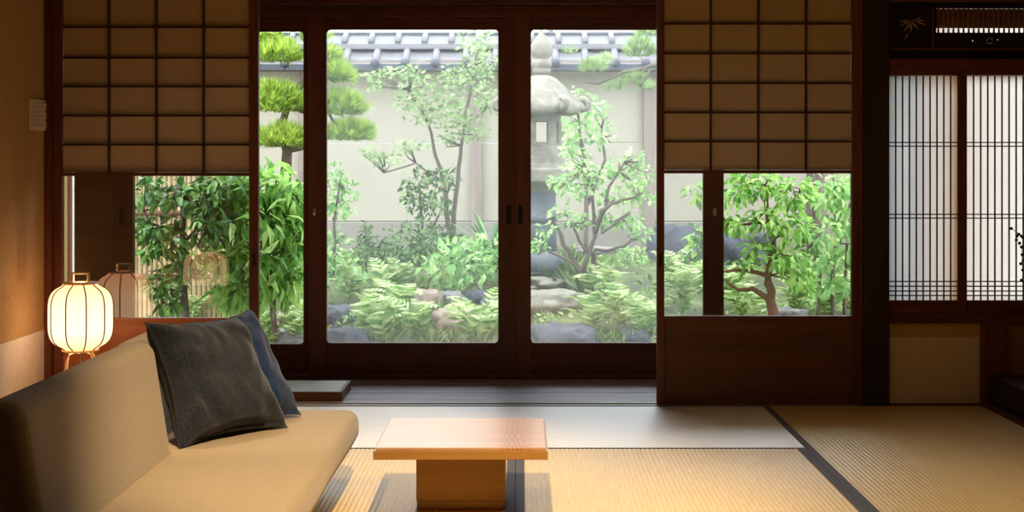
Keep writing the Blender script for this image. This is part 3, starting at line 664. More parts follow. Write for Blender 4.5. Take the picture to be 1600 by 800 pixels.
lamp('POINT', 'lantern_leg_fill', (LXc, LD - 0.03, z0 - 0.03), 0.25, (1, .62, .32), shadow_soft_size=0.0)  # added point light under the closed shade, brightens the legs
hz = ZZ(426, LD); hx = 0.031
MB().box(LXc - hx - 0.004, LXc - hx + 0.004, LD - 0.007, LD + 0.007, z1, hz).box(LXc + hx - 0.004, LXc + hx + 0.004, LD - 0.007, LD + 0.007, z1, hz).box(LXc - hx - 0.004, LXc + hx + 0.004, LD - 0.007, LD + 0.007, hz - 0.006, hz + 0.001).build('handle', M['lightwood'], lp, bevel=0.0015)
for k in range(4):
    a = math.pi / 4 + k * math.pi / 2 + 0.25; rr = 0.05
    pts = [(LXc + rr * 0.7 * math.cos(a), LD + rr * 0.7 * math.sin(a), z0 - 0.008), (LXc + (rr + .008) * math.cos(a), LD + (rr + .008) * math.sin(a), z0 - 0.012),
           (LXc + (rr + .022) * math.cos(a), LD + (rr + .022) * math.sin(a), z0 - 0.035), (LXc + (rr + .055) * math.cos(a), LD + (rr + .055) * math.sin(a), 0.003)]
    MB().tube(pts, 0.0042, 8).build('leg', M['lightwood'], lp)
MB().tube([(LXc + 0.0, LD, z0), (LXc + 0.002, LD + .01, 0.1), (LXc - 0.01, LD + 0.03, 0.004)], 0.0025, 6).build('cord', M['iron'], lp)

# ------------------------------------------------------------------ berry branch in a vase (right edge)
vz = empty('flower_vase', (2.17, 5.5, 0.13), 'slender dark vase on the alcove platform at the right edge', 'vase')
MB().lathe((2.17, 5.5, 0.1305), [(0.03, 0), (0.045, 0.02), (0.05, 0.07), (0.03, 0.14), (0.018, 0.18), (0.024, 0.2)], 24).build('body', M['iron'], vz)
br = empty('berry_branch', (2.17, 5.5, 0.34), 'dark berry branch arching in from the right edge before the paper window', 'branch')
bp = [Vector((2.17, 5.5, 0.20)), Vector((2.12, 5.5, 0.5)), Vector((2.03, 5.5, 0.68)), P(1606, 372, 5.5), P(1592, 366, 5.5), P(1581, 357, 5.5)]
MB().tube(bp, [0.003, 0.0026, 0.002, 0.0016, 0.0012, 0.001], 6).build('stem', M['iron'], br)
MB().tube([P(1600, 366, 5.5), P(1596, 395, 5.5), P(1598, 425, 5.5), P(1597, 440, 5.5)], 0.001, 5).build('stem', M['iron'], br)
for (x, y) in [(1580, 357), (1589, 369), (1592, 366), (1588, 375), (1596, 369), (1599, 372), (1593, 380), (1596, 386), (1601, 383), (1597, 398), (1595, 412), (1599, 408), (1598, 422), (1596, 438), (1603, 395), (1602, 416), (1605, 402), (1606, 378)]:
    c = P(x, y, 5.5 + rng.uniform(-.01, .01)); MB().lathe(c, [(0.0, -0.0068), (0.0048, -0.0045), (0.0068, 0), (0.0048, 0.0045), (0.0, 0.0068)], 8).build('berry', M['iron'], br)

# ================================================================== GARDEN
def gz(x, d):
    z = float(np.interp(d, [6.8, 7.6, 8.2, 9.0, 10.0, 11.0, 14], [-0.34, -0.20, -0.04, 0.12, 0.22, 0.28, 0.32]))
    return z + 0.05 * noise.noise(Vector((x * 0.9, d * 0.9, 3.1))) + 0.015 * noise.noise(Vector((x * 4, d * 4, 0)))
def on_ground(px, py):
    for d in np.arange(7.0, 11.9, 0.05):
        p = P(px, py, d)
        if p.z <= gz(p.x, d): return Vector((p.x, d, gz(p.x, d)))
    p = P(px, py, 11.8); return Vector((p.x, 11.8, gz(p.x, 11.8)))
nx, ny = 150, 90; vs = []; fs = []
for i in range(nx + 1):
    for j in range(ny + 1):
        x = -7 + 14 * i / nx; d = 6.83 + 7.2 * j / ny; vs.append((x, d, gz(x, d)))
for i in range(nx):
    for j in range(ny):
        q = i * (ny + 1) + j; fs.append((q, q + ny + 1, q + ny + 2, q + 1))
struct('ground', MB().add(vs, fs, True), M['soil'], 'mossy sloping garden ground beyond the glass doors', 'ground')

# garden wall with tiled coping
WD = 12.0
gw = empty('wall_garden', (0, WD, 0), 'beige plastered garden wall with a tiled coping', 'garden wall', kind='structure')
WZ = lambda y: ZZ(y, WD)
MB().box(-7, 7, WD, WD + 0.25, WZ(222), WZ(96)).build('plaster_field', M['gwall'], gw)
MB().box(-7, 7, WD - 0.012, WD + 0.25, WZ(345), WZ(223)).build('plaster_field', M['gwall'], gw)
MB().box(-7, 7, WD - 0.05, WD + 0.25, -0.1, WZ(346)).build('footing', M['gwall_base'], gw, bevel=0.01)
for px in (209, 477, 745, 1013, 1281):
    MB().box(XX(px - 8.5, WD), XX(px + 8.5, WD), WD - 0.06, WD - 0.012, 0.1, WZ(112)).build('wall_post', M['gpost'], gw, bevel=0.006)
MB().box(-7, 7, WD - 0.14, WD + 0.25, WZ(112), WZ(104)).build('eave_board', M['gpost'], gw)
# coping tiles: pans, cover rolls, ridge
rf = empty('wall_coping', (0, WD, 1.9), 'grey tiled coping roof on top of the garden wall', 'tiled roof', kind='structure')
e0 = Vector((0, WD - 0.32, ZZ(101, WD - 0.32))); e1 = Vector((0, WD - 0.02, ZZ(74, WD - 0.02)))
pitch = 46.5 / F * (WD - 0.2)
def tile_mesh():
    m = MB(); w = pitch; n = 6; vs = []
    for k in (0, 1):
        for t in (0, 1):
            for i in range(n + 1):
                u = i / n - .5; p = e0.lerp(e1, t); vs.append((u * w * 0.97, p.y, p.z + 0.012 * (4 * u * u) - k * 0.014 - 0.0))
    for i in range(n):
        a = n + 1
        fs_ = (i, i + 1, a + i + 1, a + i); m.add([], []); m.f.append(fs_); m.sm.append(True)
        m.f.append((2 * a + i, 3 * a + i, 3 * a + i + 1, 2 * a + i + 1)); m.sm.append(True)
        m.f.append((i, 2 * a + i, 2 * a + i + 1, i + 1)); m.sm.append(False)
        m.f.append((a + i, a + i + 1, 3 * a + i + 1, 3 * a + i)); m.sm.append(False)
    m.v += vs; return m
pan0 = None; roll0 = None; face0 = None
m_pan = tile_mesh()
m_roll = MB().tube([(0, e0.y - 0.01, e0.z + 0.012), (0, e1.y, e1.z + 0.012)], 0.031, 10)
m_cap = MB().tube([(0, e0.y - 0.028, e0.z + 0.010), (0, e0.y - 0.0, e0.z + 0.012)], 0.036, 12)
m_front = MB().box(-pitch / 2 * 0.98, pitch / 2 * 0.98, e0.y - 0.014, e0.y + 0.01, e0.z - 0.045, e0.z + 0.002)
m_lo = MB().tube([(0, WD - 0.10, ZZ(66, WD - 0.1)), (0, WD + 0.05, ZZ(53, WD + 0.05))], 0.026, 10)
m_up = MB(); ua = (WD - 0.11, ZZ(69, WD - 0.11)); ub = (WD + 0.05, ZZ(55, WD + 0.05))
m_up.add([(-.115, ua[0], ua[1]), (.115, ua[0], ua[1]), (.115, ub[0], ub[1]), (-.115, ub[0], ub[1]), (-.115, ua[0], ua[1] - .02), (.115, ua[0], ua[1] - .02), (.115, ub[0], ub[1] - .02), (-.115, ub[0], ub[1] - .02)],
         [(0, 1, 2, 3), (4, 7, 6, 5), (0, 4, 5, 1), (1, 5, 6, 2), (2, 6, 7, 3), (3, 7, 4, 0)])
def series(mb, nm, mat, x0, step, cnt):
    first = None
    for i in range(cnt):
        if first is None: o = first = mb.build(nm, mat, rf, origin=(0, WD, 1.9))
        else: o = link_copy(first, rf)
        o.location = (x0 + i * step, 0, 0)
XR0 = XX(542, WD - .2); k0 = int((XR0 + 3.6) / pitch); xs0 = XR0 - k0 * pitch; NT = 34
series(m_pan, 'pan_tile', M['tile'], xs0 + pitch / 2, pitch, NT)
series(m_roll, 'cover_tile', M['tile'], xs0, pitch, NT)
series(m_front, 'eave_tile', M['tile_dark'], xs0 + pitch / 2, pitch, NT)
series(m_cap, 'round_end_tile', M['tile_dark'], xs0, pitch, NT)
up = 41.5 / F * WD; X1 = XX(540, WD); x10 = X1 - int((X1 + 3.6) / up) * up
series(m_up, 'ridge_tile', M['tile'], x10 + up / 2, up, 36)
series(m_lo, 'ridge_cover_tile', M['tile'], x10, up, 36)
MB().box(-7, 7, WD - 0.13, WD + 0.0, ZZ(77, WD - .13), ZZ(71, WD - .13)).build('ridge_course', M['tile'], rf, bevel=0.006)
MB().box(-7, 7, WD - 0.06, WD + 0.2, ZZ(80, WD), ZZ(68, WD)).build('ridge_core', M['tile_dark'], rf)
MB().box(-7, 7, WD + 0.04, WD + 0.22, ZZ(62, WD), ZZ(49.5, WD)).build('ridge_top', M['tile_dark'], rf, bevel=0.01)
MB().box(-7, 7, WD - 0.29, WD + 0.2, ZZ(106, WD), ZZ(98, WD)).build('roof_bed', M['gpost'], rf)
# neighbour's roof beyond
nb = empty('neighbour_house', (3, 20, 0), 'dull pinkish brown neighbour wall peeking above the right of the garden wall', 'building')
MB().box(XX(868, 20), XX(1500, 20), 20, 24, 0, ZZ(30, 20)).build('house_wall', simple('brown_wall', lin(176, 150, 146), 0.9, 0.1, 3, 0.08), nb)
MB().box(XX(860, 19.6), XX(1510, 19.6), 19.6, 24.4, ZZ(30, 20), ZZ(20, 20)).build('roof', M['tile_dark'], nb, bevel=0.03)

# bamboo fence behind the left bush
BD = 8.7
bf = empty('bamboo_fence', (XX(220, BD), BD, 0), 'upright dry bamboo pole fence behind the glossy bush at left', 'fence')
p0 = None
for i in range(38):
    x = XX(96, BD) + i * 0.0305; r = 0.0145
    zb = gz(x, BD) - 0.02; zt = 1.12 + rng.uniform(-.01, .01)
    pts = []; rad = []
    for q in range(9):
        t = q / 8; z = zb + (zt - zb) * t; pts += [(x, BD, z - 0.006), (x, BD, z), (x, BD, z + 0.006)]; rad += [r, r * 1.14, r]
    MB().tube(pts, rad, 8).build('bamboo_pole', M['bamboo'], bf)
for zz in (0.06 + 0.27, 0.72, 1.05):
    MB().tube([(XX(90, BD), BD - 0.032, zz), (XX(352, BD), BD - 0.032, zz)], 0.016, 8).build('bamboo_rail', M['bark_brown'], bf)

# ---------------- stone lantern
SDp = 9.5; lx = XX(846, SDp); sk = SDp / F
lz = lambda y: ZZ(y, SDp)
st = empty('stone_lantern', (lx, SDp, lz(424)), 'tall weathered stone lantern with curled roof corners', 'stone lantern')
st.rotation_euler = (0, 0, 0)
hexf = lambda th: math.cos(math.pi / 6) / math.cos((th % (math.pi / 3)) - math.pi / 6) if True else 1
def hexr(c):  # blend between circle and hexagon
    return lambda th: 1 * (1 - c) + c * hexf(th)
cc = (lx, SDp, 0)
pf = lambda L: [(r * sk, lz(y)) for r, y in L]
MB().lathe(cc, pf([(34, 424), (36, 414), (36, 405), (30, 398), (26, 396), (25, 392)]), 36, True, hexr(0.25)).build('foot', M['stone_dark'], st)
MB().lathe(cc, pf([(24, 396), (23, 350), (22, 347), (24.5, 345), (24.5, 338), (22, 336), (22.5, 292), (26, 288)]), 36, True).build('shaft', M['stone_dark'], st)
MB().lathe(cc, pf([(24, 300), (34, 292), (44, 284), (45, 282), (45, 266), (44, 264), (38, 262), (37, 256), (36, 255), (36, 247), (32, 246), (32, 238)]), 48, False, hexr(1.0)).build('platform', M['stone'], st)
# fire box: six posts, sill and lintel ring so light passes through the openings
fb = MB().lathe(cc, pf([(30, 240), (30, 224), (28, 223), (0.5, 223)]), 6, False, None, 0)
fb.lathe(cc, pf([(0.5, 190), (30, 190), (31, 180), (33, 176)]), 6, False, None, 0)
for k in range(6):
    a = k * math.pi / 3; c = (lx + 26.5 * sk * math.cos(a), SDp + 26.5 * sk * math.sin(a)); hw_ = 5 * sk
    if k not in (1, 4):
        b_ = a + math.pi / 3; q = [Vector((lx + r_ * sk * math.cos(t_), SDp + r_ * sk * math.sin(t_), 0)) for t_ in (a, b_) for r_ in (26, 22)]
        fb.add([(p.x, p.y, lz(225)) for p in q] + [(p.x, p.y, lz(190)) for p in q], [(0, 2, 6, 4), (1, 5, 7, 3), (0, 1, 3, 2), (4, 6, 7, 5)])
    fb.lathe((c[0], c[1], 0), [(hw_, lz(225)), (hw_, lz(190))], 8, False, None, a)
fb.build('fire_box', M['stone'], st)
# back face slab of the fire box
# roof with lifted corners
n = 72; prof_r = [(6, 116, 0), (16, 119, 0), (24, 124, .1), (33, 134, .3), (43, 148, .6), (54, 160, .9), (61, 166, 1), (61, 176, 1), (54, 180, 1), (34, 177, .4), (10, 177, 0)]
vs = []; fs = []; ph = 0.0
for (r, y, c) in prof_r:
    for j in range(n):
        th = 2 * math.pi * j / n; u = math.cos(6 * (th - ph)); up_ = max(0, u) ** 3
        rr = r * (1 - c * 0.08 * (1 - u) / 2 + c * 0.07 * up_) * sk
        vs.append((lx + rr * math.cos(th), SDp + rr * math.sin(th), lz(y) + c * 5 * sk * up_ + c * 1.5 * sk * math.sin(th * 6) * 0))
for i in range(len(prof_r) - 1):
    for j in range(n): fs.append((i * n + j, (i + 1) * n + j, (i + 1) * n + (j + 1) % n, i * n + (j + 1) % n))
MB().add(vs, fs, True).build('roof', M['stone'], st)
for k in range(6):
    a = ph + k * math.pi / 3; dr = Vector((math.cos(a), math.sin(a), 0)); pts = []; rad = []
    for q in range(20):
        t = q / 19
        if t < 0.45:
            s = t / 0.45; r_ = 30 + 32 * s; y_ = 134 + 34 * s ** 0.8 - 3
            pts.append(Vector((lx, SDp, 0)) + dr * r_ * sk + Vector((0, 0, lz(y_)))); rad.append((3.5 + 3 * s) * sk)
        else:
            s = (t - 0.45) / 0.55; th = -math.pi / 2 + s * math.pi * 1.65; rc = 9.5 * (1 - 0.45 * s)
            pts.append(Vector((lx, SDp, 0)) + dr * (64 + rc * math.cos(th)) * sk + Vector((0, 0, lz(162 - rc * math.sin(th))))); rad.append((6.5 - 2.0 * s) * sk)
    MB().tube(pts, rad, 10).build('roof_curl', M['stone'], st)
MB().lathe(cc, pf([(10, 118), (14, 114), (15, 110), (13, 107), (16, 104), (17, 98), (14, 94), (11, 92), (15, 88), (17.5, 80), (16.5, 70), (12, 62), (6, 56), (3, 50), (0.5, 44)]), 32).build('finial', M['stone'], st)

# ---------------- rocks
def rock(px, py, wpx, hpx, depth_r, mat, label, seed, dfix=None, group=None, flat=1.0, name='garden_rock'):
    hpx = hpx * 1.25
    c = on_ground(px, py) if dfix is None else P(px, py, dfix)
    d = c.y; rx = wpx / 2 * d / F; rz = hpx * d / F
    bm = bmesh.new(); bmesh.ops.create_icosphere(bm, subdivisions=4, radius=1)
    for v in bm.verts:
        p = v.co.copy(); nn = noise.multi_fractal(p * 1.3 + Vector((seed * 7.1, 0, 0)), 1.0, 2.1, 5)
        cr = noise.noise(p * 2.2 + Vector((0, seed * 3, 0)))
        vor = noise.voronoi(p * 1.7 + Vector((seed * 3.3, seed, 0)))[0]
        v.co = p * (0.70 + 0.10 * nn + 0.20 * abs(cr) + 0.42 * (vor[1] - vor[0]) + 0.05 * noise.noise(p * 9))
        v.co.z = min(v.co.z, 0.62 + 0.12 * noise.noise(p * 3 + Vector((seed, 0, 0))))
        v.co = Vector((v.co.x * rx, v.co.y * depth_r, v.co.z * rz * 1.0))
    m = MB(); ix = {v: i for i, v in enumerate(bm.verts)}; m.add([c + Vector((0, 0, -0.12 * rz)) + v.co for v in bm.verts], [tuple(ix[v] for v in f.verts) for f in bm.faces], True); bm.free()
    return m.build(name, mat, origin=c, label=label, cat='rock', group=group)
rock(526, 500, 66, 32, .16, M['rock_dark'], 'dark flat rock at the lower left of the centre left pane', 1)
rock(540, 540, 84, 40, .15, M['rock_dark'], 'dark rough rock in the bottom left corner of the centre left pane', 2)
rock(715, 505, 84, 34, .2, M['rock_pink'], 'low rounded pinkish rock among the ferns', 3)
rock(668, 478, 54, 38, .16, M['rock_pink'], 'small pinkish brown rock below the centre shrubs', 4)
rock(704, 474, 50, 28, .14, M['rock'], 'grey rock just right of the pinkish brown rock', 5)
rock(744, 472, 46, 26, .14, M['rock_dark'], 'dark rock right of the middle grey rock', 6)
rock(768, 480, 40, 22, .14, M['rock_dark'], 'dark rock beside the middle door stile', 61)
rock(880, 538, 130, 44, .26, M['rock_dark'], 'big sloping dark grey rock at the bottom of the lantern pane', 7)
rock(800, 500, 70, 24, .2, M['rock'], 'grey rock hidden by the middle door stiles', 8)
rock(856, 476, 150, 30, .30, M['stone'], 'broad pale slab of rock in front of the lantern foot', 9)
rock(846, 440, 92, 17, .24, M['stone'], 'flat stone pad carrying the lantern foot', 10, dfix=9.5)
rock(990, 535, 60, 26, .14, M['rock_dark'], 'dark rock in the bottom right corner of the lantern pane', 11)
rock(1062, 405, 110, 78, .35, M['rock_dark'], 'tall bluish dark rock behind the right screen window, left part', 12, dfix=11)
rock(1155, 405, 110, 66, .35, M['rock_dark'], 'bluish dark rock behind the bush in the right screen window', 13, dfix=11)
rock(448, 535, 60, 26, .12, M['rock'], 'grey rock at the foot of the narrow left pane', 14)
rock(424, 505, 40, 26, .12, M['rock_pink'], 'brownish rock behind the left paper screen edge', 15)
rock(1230, 500, 70, 26, .2, M['rock'], 'mossy grey rock at the foot of the right bush', 16)
rock(930, 395, 70, 14, .15, M['rock'], 'low grey edging stone behind the slender shrub', 17)

# ---------------- foliage machinery
def T_leaf(w=0.42, fold=0.12, droop=0.15):
    v = np.array([(0, 0, 0), (w * .42, .28, fold * .7), (w * .5, .5, fold), (w * .3, .78, fold * .4 - droop * .5), (0, 1, -droop), (-w * .3, .78, fold * .4 - droop * .5), (-w * .5, .5, fold), (-w * .42, .28, fold * .7), (0, .5, 0)])
    return v, [(0, 1, 8), (1, 2, 8), (2, 3, 8), (3, 4, 8), (4, 5, 8), (5, 6, 8), (6, 7, 8), (7, 0, 8)]
def T_maple():
    v = [(0, 0, 0)]; L = [(-100, .5), (-50, .85), (0, 1.0), (50, .85), (100, .5)]
    pts = []
    for i, (a, l) in enumerate(L):
        pts.append((a, l)); 
        if i < 4: pts.append((a + 25, .33))
    for a, l in pts: v.append((l * math.sin(R(a)) * .6, .25 + l * math.cos(R(a)) * .7, -0.12 * l * l))
    v[0] = (0, .22, 0)
    n = len(pts); return np.array(v), [(0, i, i + 1) for i in range(1, n)] + [(0, n, 1)]
def T_needles(n=14, seed=0):
    r = random.Random(seed); v = []; f = []
    for i in range(n):
        a = r.uniform(0, 2 * math.pi); t = r.uniform(.1, .75); dx, dz, dy = math.sin(t) * math.cos(a), math.sin(t) * math.sin(a), math.cos(t)
        px, pz = -math.sin(a) * .03, math.cos(a) * .03; L = r.uniform(.75, 1.0); k = len(v)
        v += [(-px, 0, -pz), (px, 0, pz), (dx * L, dy * L, dz * L)]; f.append((k, k + 1, k + 2))
    return np.array(v), f
def T_oval(): return T_leaf(0.5, 0.08, 0.1)
TL, TO, TM_, TN = T_leaf(), T_oval(), T_maple(), T_needles()
TLONG = T_leaf(0.27, 0.07, 0.3)
def frames(dirs, roll):
    y = dirs / np.linalg.norm(dirs, axis=1)[:, None]; up_ = np.tile(np.array([0, 0, 1.0]), (len(y), 1)) + roll * 0.5
    x = np.cross(y, up_); x /= np.linalg.norm(x, axis=1)[:, None] + 1e-9; z = np.cross(x, y)
    return np.stack([x, y, z], axis=2)
def joined(parent, name, tmpl, pos, dirs, size, mat, **kw):
    tv, tf = tmpl; n = len(pos)
    if n == 0: return
    Rm = frames(dirs, rng.normal(size=dirs.shape)); V = np.einsum('nij,kj->nki', Rm, tv) * size[:, None, None] + pos[:, None, :]
    o3 = np.array(parent_world(parent)) if parent else np.zeros(3)
    V = (V - o3).reshape(-1, 3); k = len(tv); tf = np.array(tf); Fc = (tf[None] + (np.arange(n) * k)[:, None, None]).reshape(-1, tf.shape[1])
    me = bpy.data.meshes.new(name); me.vertices.add(len(V)); me.vertices.foreach_set('co', V.astype(np.float32).ravel())
    nl = Fc.size; me.loops.add(nl); me.loops.foreach_set('vertex_index', Fc.ravel().astype(np.int32)); me.polygons.add(len(Fc))
    me.polygons.foreach_set('loop_start', np.arange(0, nl, Fc.shape[1], dtype=np.int32)); me.update(calc_edges=True); me.validate()
    me.materials.append(mat); o = bpy.data.objects.new(name, me); C.objects.link(o); o.parent = parent
    o['kind'] = 'stuff'; return tagp(o, **kw)
def singles(parent, name, tmpl, pos, dirs, size, mat):
    tv, tf = tmpl; me = bpy.data.meshes.new(name); me.from_pydata([tuple(v) for v in tv], [], tf); me.materials.append(mat)
    Rm = frames(dirs, rng.normal(size=dirs.shape)); o3 = parent_world(parent)
    for i in range(len(pos)):
        o = bpy.data.objects.new(name, me); C.objects.link(o); o.parent = parent
        mw = Matrix(Rm[i].tolist()).to_4x4(); sc_ = Matrix.Diagonal((size[i],) * 3 + (1,))
        o.matrix_local = Matrix.Translation(Vector(pos[i]) - o3) @ mw @ sc_
def blob_pts(blobs, dens, out=0.6, down=0.2, jitter=0.5):
    """blobs: (px, py, depth, rx_px, ry_px, r_depth) -> leaf positions and directions"""
    ps = []; ds = []
    for (px, py, d, rx, ry, rd) in blobs:
        n = int(dens * rx * ry / 100); c = np.array(P(px, py, d)); s = d / F
        u = rng.normal(size=(n, 3)); u /= np.linalg.norm(u, axis=1)[:, None]; r = rng.random(n) ** 0.5
        p = c + u * r[:, None] * np.array([rx * s, rd, ry * s]); ps.append(p)
        dd = u * out + rng.normal(size=(n, 3)) * jitter; dd[:, 2] -= down; ds.append(dd)
    return np.concatenate(ps), np.concatenate(ds)
def plant(name, label, cat, base, trunks, blobs, tmpl, size, mat, dens, n_single=0, bark='bark', group=None, out=.6, down=.2, jitter=.5, twigs=3, szvar=.3, leafname='leaf', bladder=None):
    base = Vector(base); root = empty(name, base, label, cat, group)
    nodes = []
    for ti, tk_ in enumerate(trunks):
        pts = [P(x, y, d) for x, y, d, r in tk_]; rad = [r * d / F for x, y, d, r in tk_]
        # resample smoothly
        q = []; rr = []
        for i in range(len(pts) - 1):
            for t in (0, .33, .66):
                q.append(pts[i].lerp(pts[i + 1], t) + Vector(rng.normal(size=3)) * rad[i] * .35 * (1 if i or t else 0)); rr.append(rad[i] * (1 - t) + rad[i + 1] * t)
        q.append(pts[-1]); rr.append(rad[-1]); nodes += q
        MB().tube(q, rr, 8).build('trunk' if ti == 0 else 'branch', M[bark], root)
    if not nodes: nodes = [base]
    tw = MB()
    for (px, py, d, rx, ry, rd) in blobs:
        c = P(px, py, d); nn = min(nodes, key=lambda p: (p - c).length); s = d / F
        for k in range(twigs):
            e = c + Vector((rng.uniform(-.7, .7) * rx * s, rng.uniform(-.7, .7) * rd, rng.uniform(-.7, .7) * ry * s)); m_ = nn.lerp(e, .5) + Vector(rng.normal(size=3)) * .02
            tw.tube([nn, m_, e], [.006, .004, .002], 5)
    if twigs and blobs: tw.build('twigs', M[bark], root, kind='stuff')
    p, dr = blob_pts(blobs, dens, out, down, jitter); sz = size * (1 + rng.uniform(-szvar, szvar, len(p)))
    keep = p[:, 2] > 0.0 + np.array([gz(a, b_) for a, b_ in p[:, :2]]) + 0.02; p, dr, sz = p[keep], dr[keep], sz[keep]
    if n_single:
        o_ = np.argsort(p[:, 1] / sz); p, dr, sz = p[o_], dr[o_], sz[o_]; k = min(n_single, len(p))
        singles(root, leafname, tmpl, p[:k], dr[:k], sz[:k], mat); p, dr, sz = p[k:], dr[k:], sz[k:]
    joined(root, 'foliage', tmpl, p, dr, sz, mat)
    return root

# pine (cloud pruned)
def needle_pads(root, pads, mat, size=0.085, dens=9.0, nm='needle_pad'):
    for (px, py, d, rx, ry, rd) in pads:
        n = int(dens * rx * ry / 100 * 6); c = np.array(P(px, py, d)); s = d / F
        u = rng.normal(size=(n, 3)); u /= np.linalg.norm(u, axis=1)[:, None]; u[:, 2] = np.abs(u[:, 2]) * np.where(rng.random(n) < .85, 1, -.15)
        r = .55 + .45 * rng.random(n); p = c + u * r[:, None] * np.array([rx * s, rd, ry * s]); dd = u * .8 + rng.normal(size=(n, 3)) * .3; dd[:, 2] += .75
        joined(root, nm, TN, p, dd, size * (1 + rng.uniform(-.25, .25, n)), mat)
pd = 9.0
pr = empty('pine_tree', P(446, 478, pd), 'cloud pruned bright green pine left of the centre pane', 'tree')
for i, tkk in enumerate([[(446, 478, 9, 9), (447, 380, 9, 9), (446, 280, 9, 9), (449, 235, 9, 8), (438, 200, 9, 7), (452, 160, 9, 6), (478, 120, 9, 5), (490, 80, 9, 4), (470, 55, 9, 3)],
                       [(449, 235, 9, 5), (500, 225, 8.95, 4), (522, 205, 8.9, 3), (550, 205, 8.9, 2.4)], [(452, 165, 9, 4), (500, 185, 9, 4), (520, 170, 8.95, 3)],
                       [(440, 200, 9, 4), (415, 215, 8.9, 3)], [(452, 160, 9, 4), (420, 150, 8.9, 3)], [(478, 120, 9, 4), (525, 110, 8.95, 3)], [(525, 212, 8.9, 3), (521, 190, 8.9, 3), (515, 180, 8.9, 2)]]):
    q = [P(x, y, d) for x, y, d, r in tkk]; MB().tube(q, [r * d / F for x, y, d, r in tkk], 9).build('trunk' if i == 0 else 'branch', M['bark'], pr)
needle_pads(pr, [(425, 92, 9, 50, 30, .2), (400, 62, 9.05, 40, 22, .2), (430, 170, 8.9, 50, 40, .2), (442, 226, 8.85, 40, 30, .18), (385, 225, 9, 36, 26, .2), (510, 100, 9, 22, 24, .12), (522, 126, 8.95, 32, 24, .15), (528, 176, 8.9, 44, 32, .18), (546, 216, 8.85, 42, 26, .16), (492, 60, 9, 20, 16, .12)], M['pine'], 0.075, 5.0)
# pine with bare pale branch at top right
pr2 = empty('pine_tree', P(1275, 400, 9.6), 'grey trunked pine at right sending a pale bare branch past the lantern', 'tree')
for i, tkk in enumerate([[(1275, 420, 9.6, 13), (1270, 330, 9.6, 12), (1272, 250, 9.6, 11), (1268, 120, 9.6, 10), (1250, 20, 9.6, 8)],
                       [(1268, 120, 9.6, 6), (1150, 95, 9.6, 4.5), (1020, 102, 9.6, 3.4), (1000, 108, 9.6, 2.8), (975, 112, 9.6, 2.4), (955, 122, 9.6, 2), (935, 131, 9.6, 1.5), (915, 128, 9.6, 1.2)],
                       [(1018, 102, 9.6, 2), (1008, 125, 9.6, 1.8), (1000, 136, 9.6, 1.2)], [(985, 112, 9.6, 2), (972, 120, 9.6, 1.6), (968, 140, 9.6, 1.2)]]):
    q = [P(x, y, d) for x, y, d, r in tkk]; MB().tube(q, [r * d / F for x, y, d, r in tkk], 9).build('trunk' if i == 0 else 'branch', M['bark'], pr2)
needle_pads(pr2, [(925, 110, 9.6, 22, 16, .08), (945, 100, 9.6, 14, 12, .08), (990, 130, 9.6, 20, 14, .08), (1000, 85, 9.6, 24, 28, .1), (1012, 55, 9.6, 18, 16, .1), (892, 84, 9.6, 8, 6, .05), (960, 140, 9.6, 14, 8, .06), (1200, 80, 9.6, 50, 30, .2), (1010, 140, 9.6, 14, 10, .08)], M['pine_pale'], 0.065, 3.5)

plant('maple_tree', 'slender pale green maple with two thin stems before the garden wall', 'tree', P(706, 420, 10.3),
      [[(706, 430, 10.3, 5), (699, 330, 10.3, 4), (694, 285, 10.3, 3.4), (680, 240, 10.3, 2.6), (668, 190, 10.3, 2), (640, 140, 10.3, 1.5)], [(706, 400, 10.3, 4), (712, 300, 10.3, 3.6), (719, 245, 10.3, 3), (726, 195, 10.3, 2.4), (735, 140, 10.3, 2), (745, 80, 10.3, 1.3)],
       [(694, 285, 10.3, 2), (650, 255, 10.3, 1.4), (600, 270, 10.3, 1)], [(726, 195, 10.3, 2), (760, 170, 10.3, 1.3)]],
      [(592, 118, 10.3, 30, 10, .3), (630, 112, 10.2, 30, 9, .3), (660, 130, 10.3, 45, 16, .4), (690, 160, 10.2, 48, 18, .4), (640, 158, 10.3, 34, 12, .35), (715, 190, 10.2, 48, 16, .4), (665, 185, 10.3, 30, 9, .3), (730, 120, 10.3, 42, 26, .4), (745, 70, 10.4, 32, 26, .3),
       (760, 155, 10.2, 26, 24, .3), (600, 250, 10.2, 32, 11, .2), (640, 228, 10.2, 30, 9, .25), (740, 210, 10.3, 28, 12, .3), (700, 215, 10.2, 26, 8, .3), (590, 135, 10.3, 22, 8, .2), (762, 100, 10.3, 20, 20, .25), (575, 240, 10.2, 14, 8, .12)],
      TM_, 0.050, M['maple'], 24, out=.5, down=.05, jitter=.6, twigs=4)
plant('shrub', 'small leafy shrub on thin stems below the maple', 'shrub', P(655, 420, 10.0), [[(655, 420, 10, 3), (660, 350, 10, 2.4), (655, 290, 10, 1.6)], [(655, 400, 10, 2), (690, 330, 10, 1.6), (700, 300, 10, 1.2)]],
      [(650, 282, 10, 20, 20, .15), (690, 280, 10, 30, 22, .2), (670, 320, 10, 36, 26, .25), (640, 305, 10, 12, 24, .1)], TO, 0.045, M['azalea'], 16, out=.6)
plant('azalea_bush', 'dense rounded dark green bush at the foot of the maple', 'shrub', P(645, 425, 9.8), [], [(645, 385, 9.8, 62, 40, .4), (690, 375, 9.9, 30, 26, .3), (610, 400, 9.8, 30, 24, .25)], TO, 0.04, M['azalea'], 26, twigs=0, bark='bark_brown')
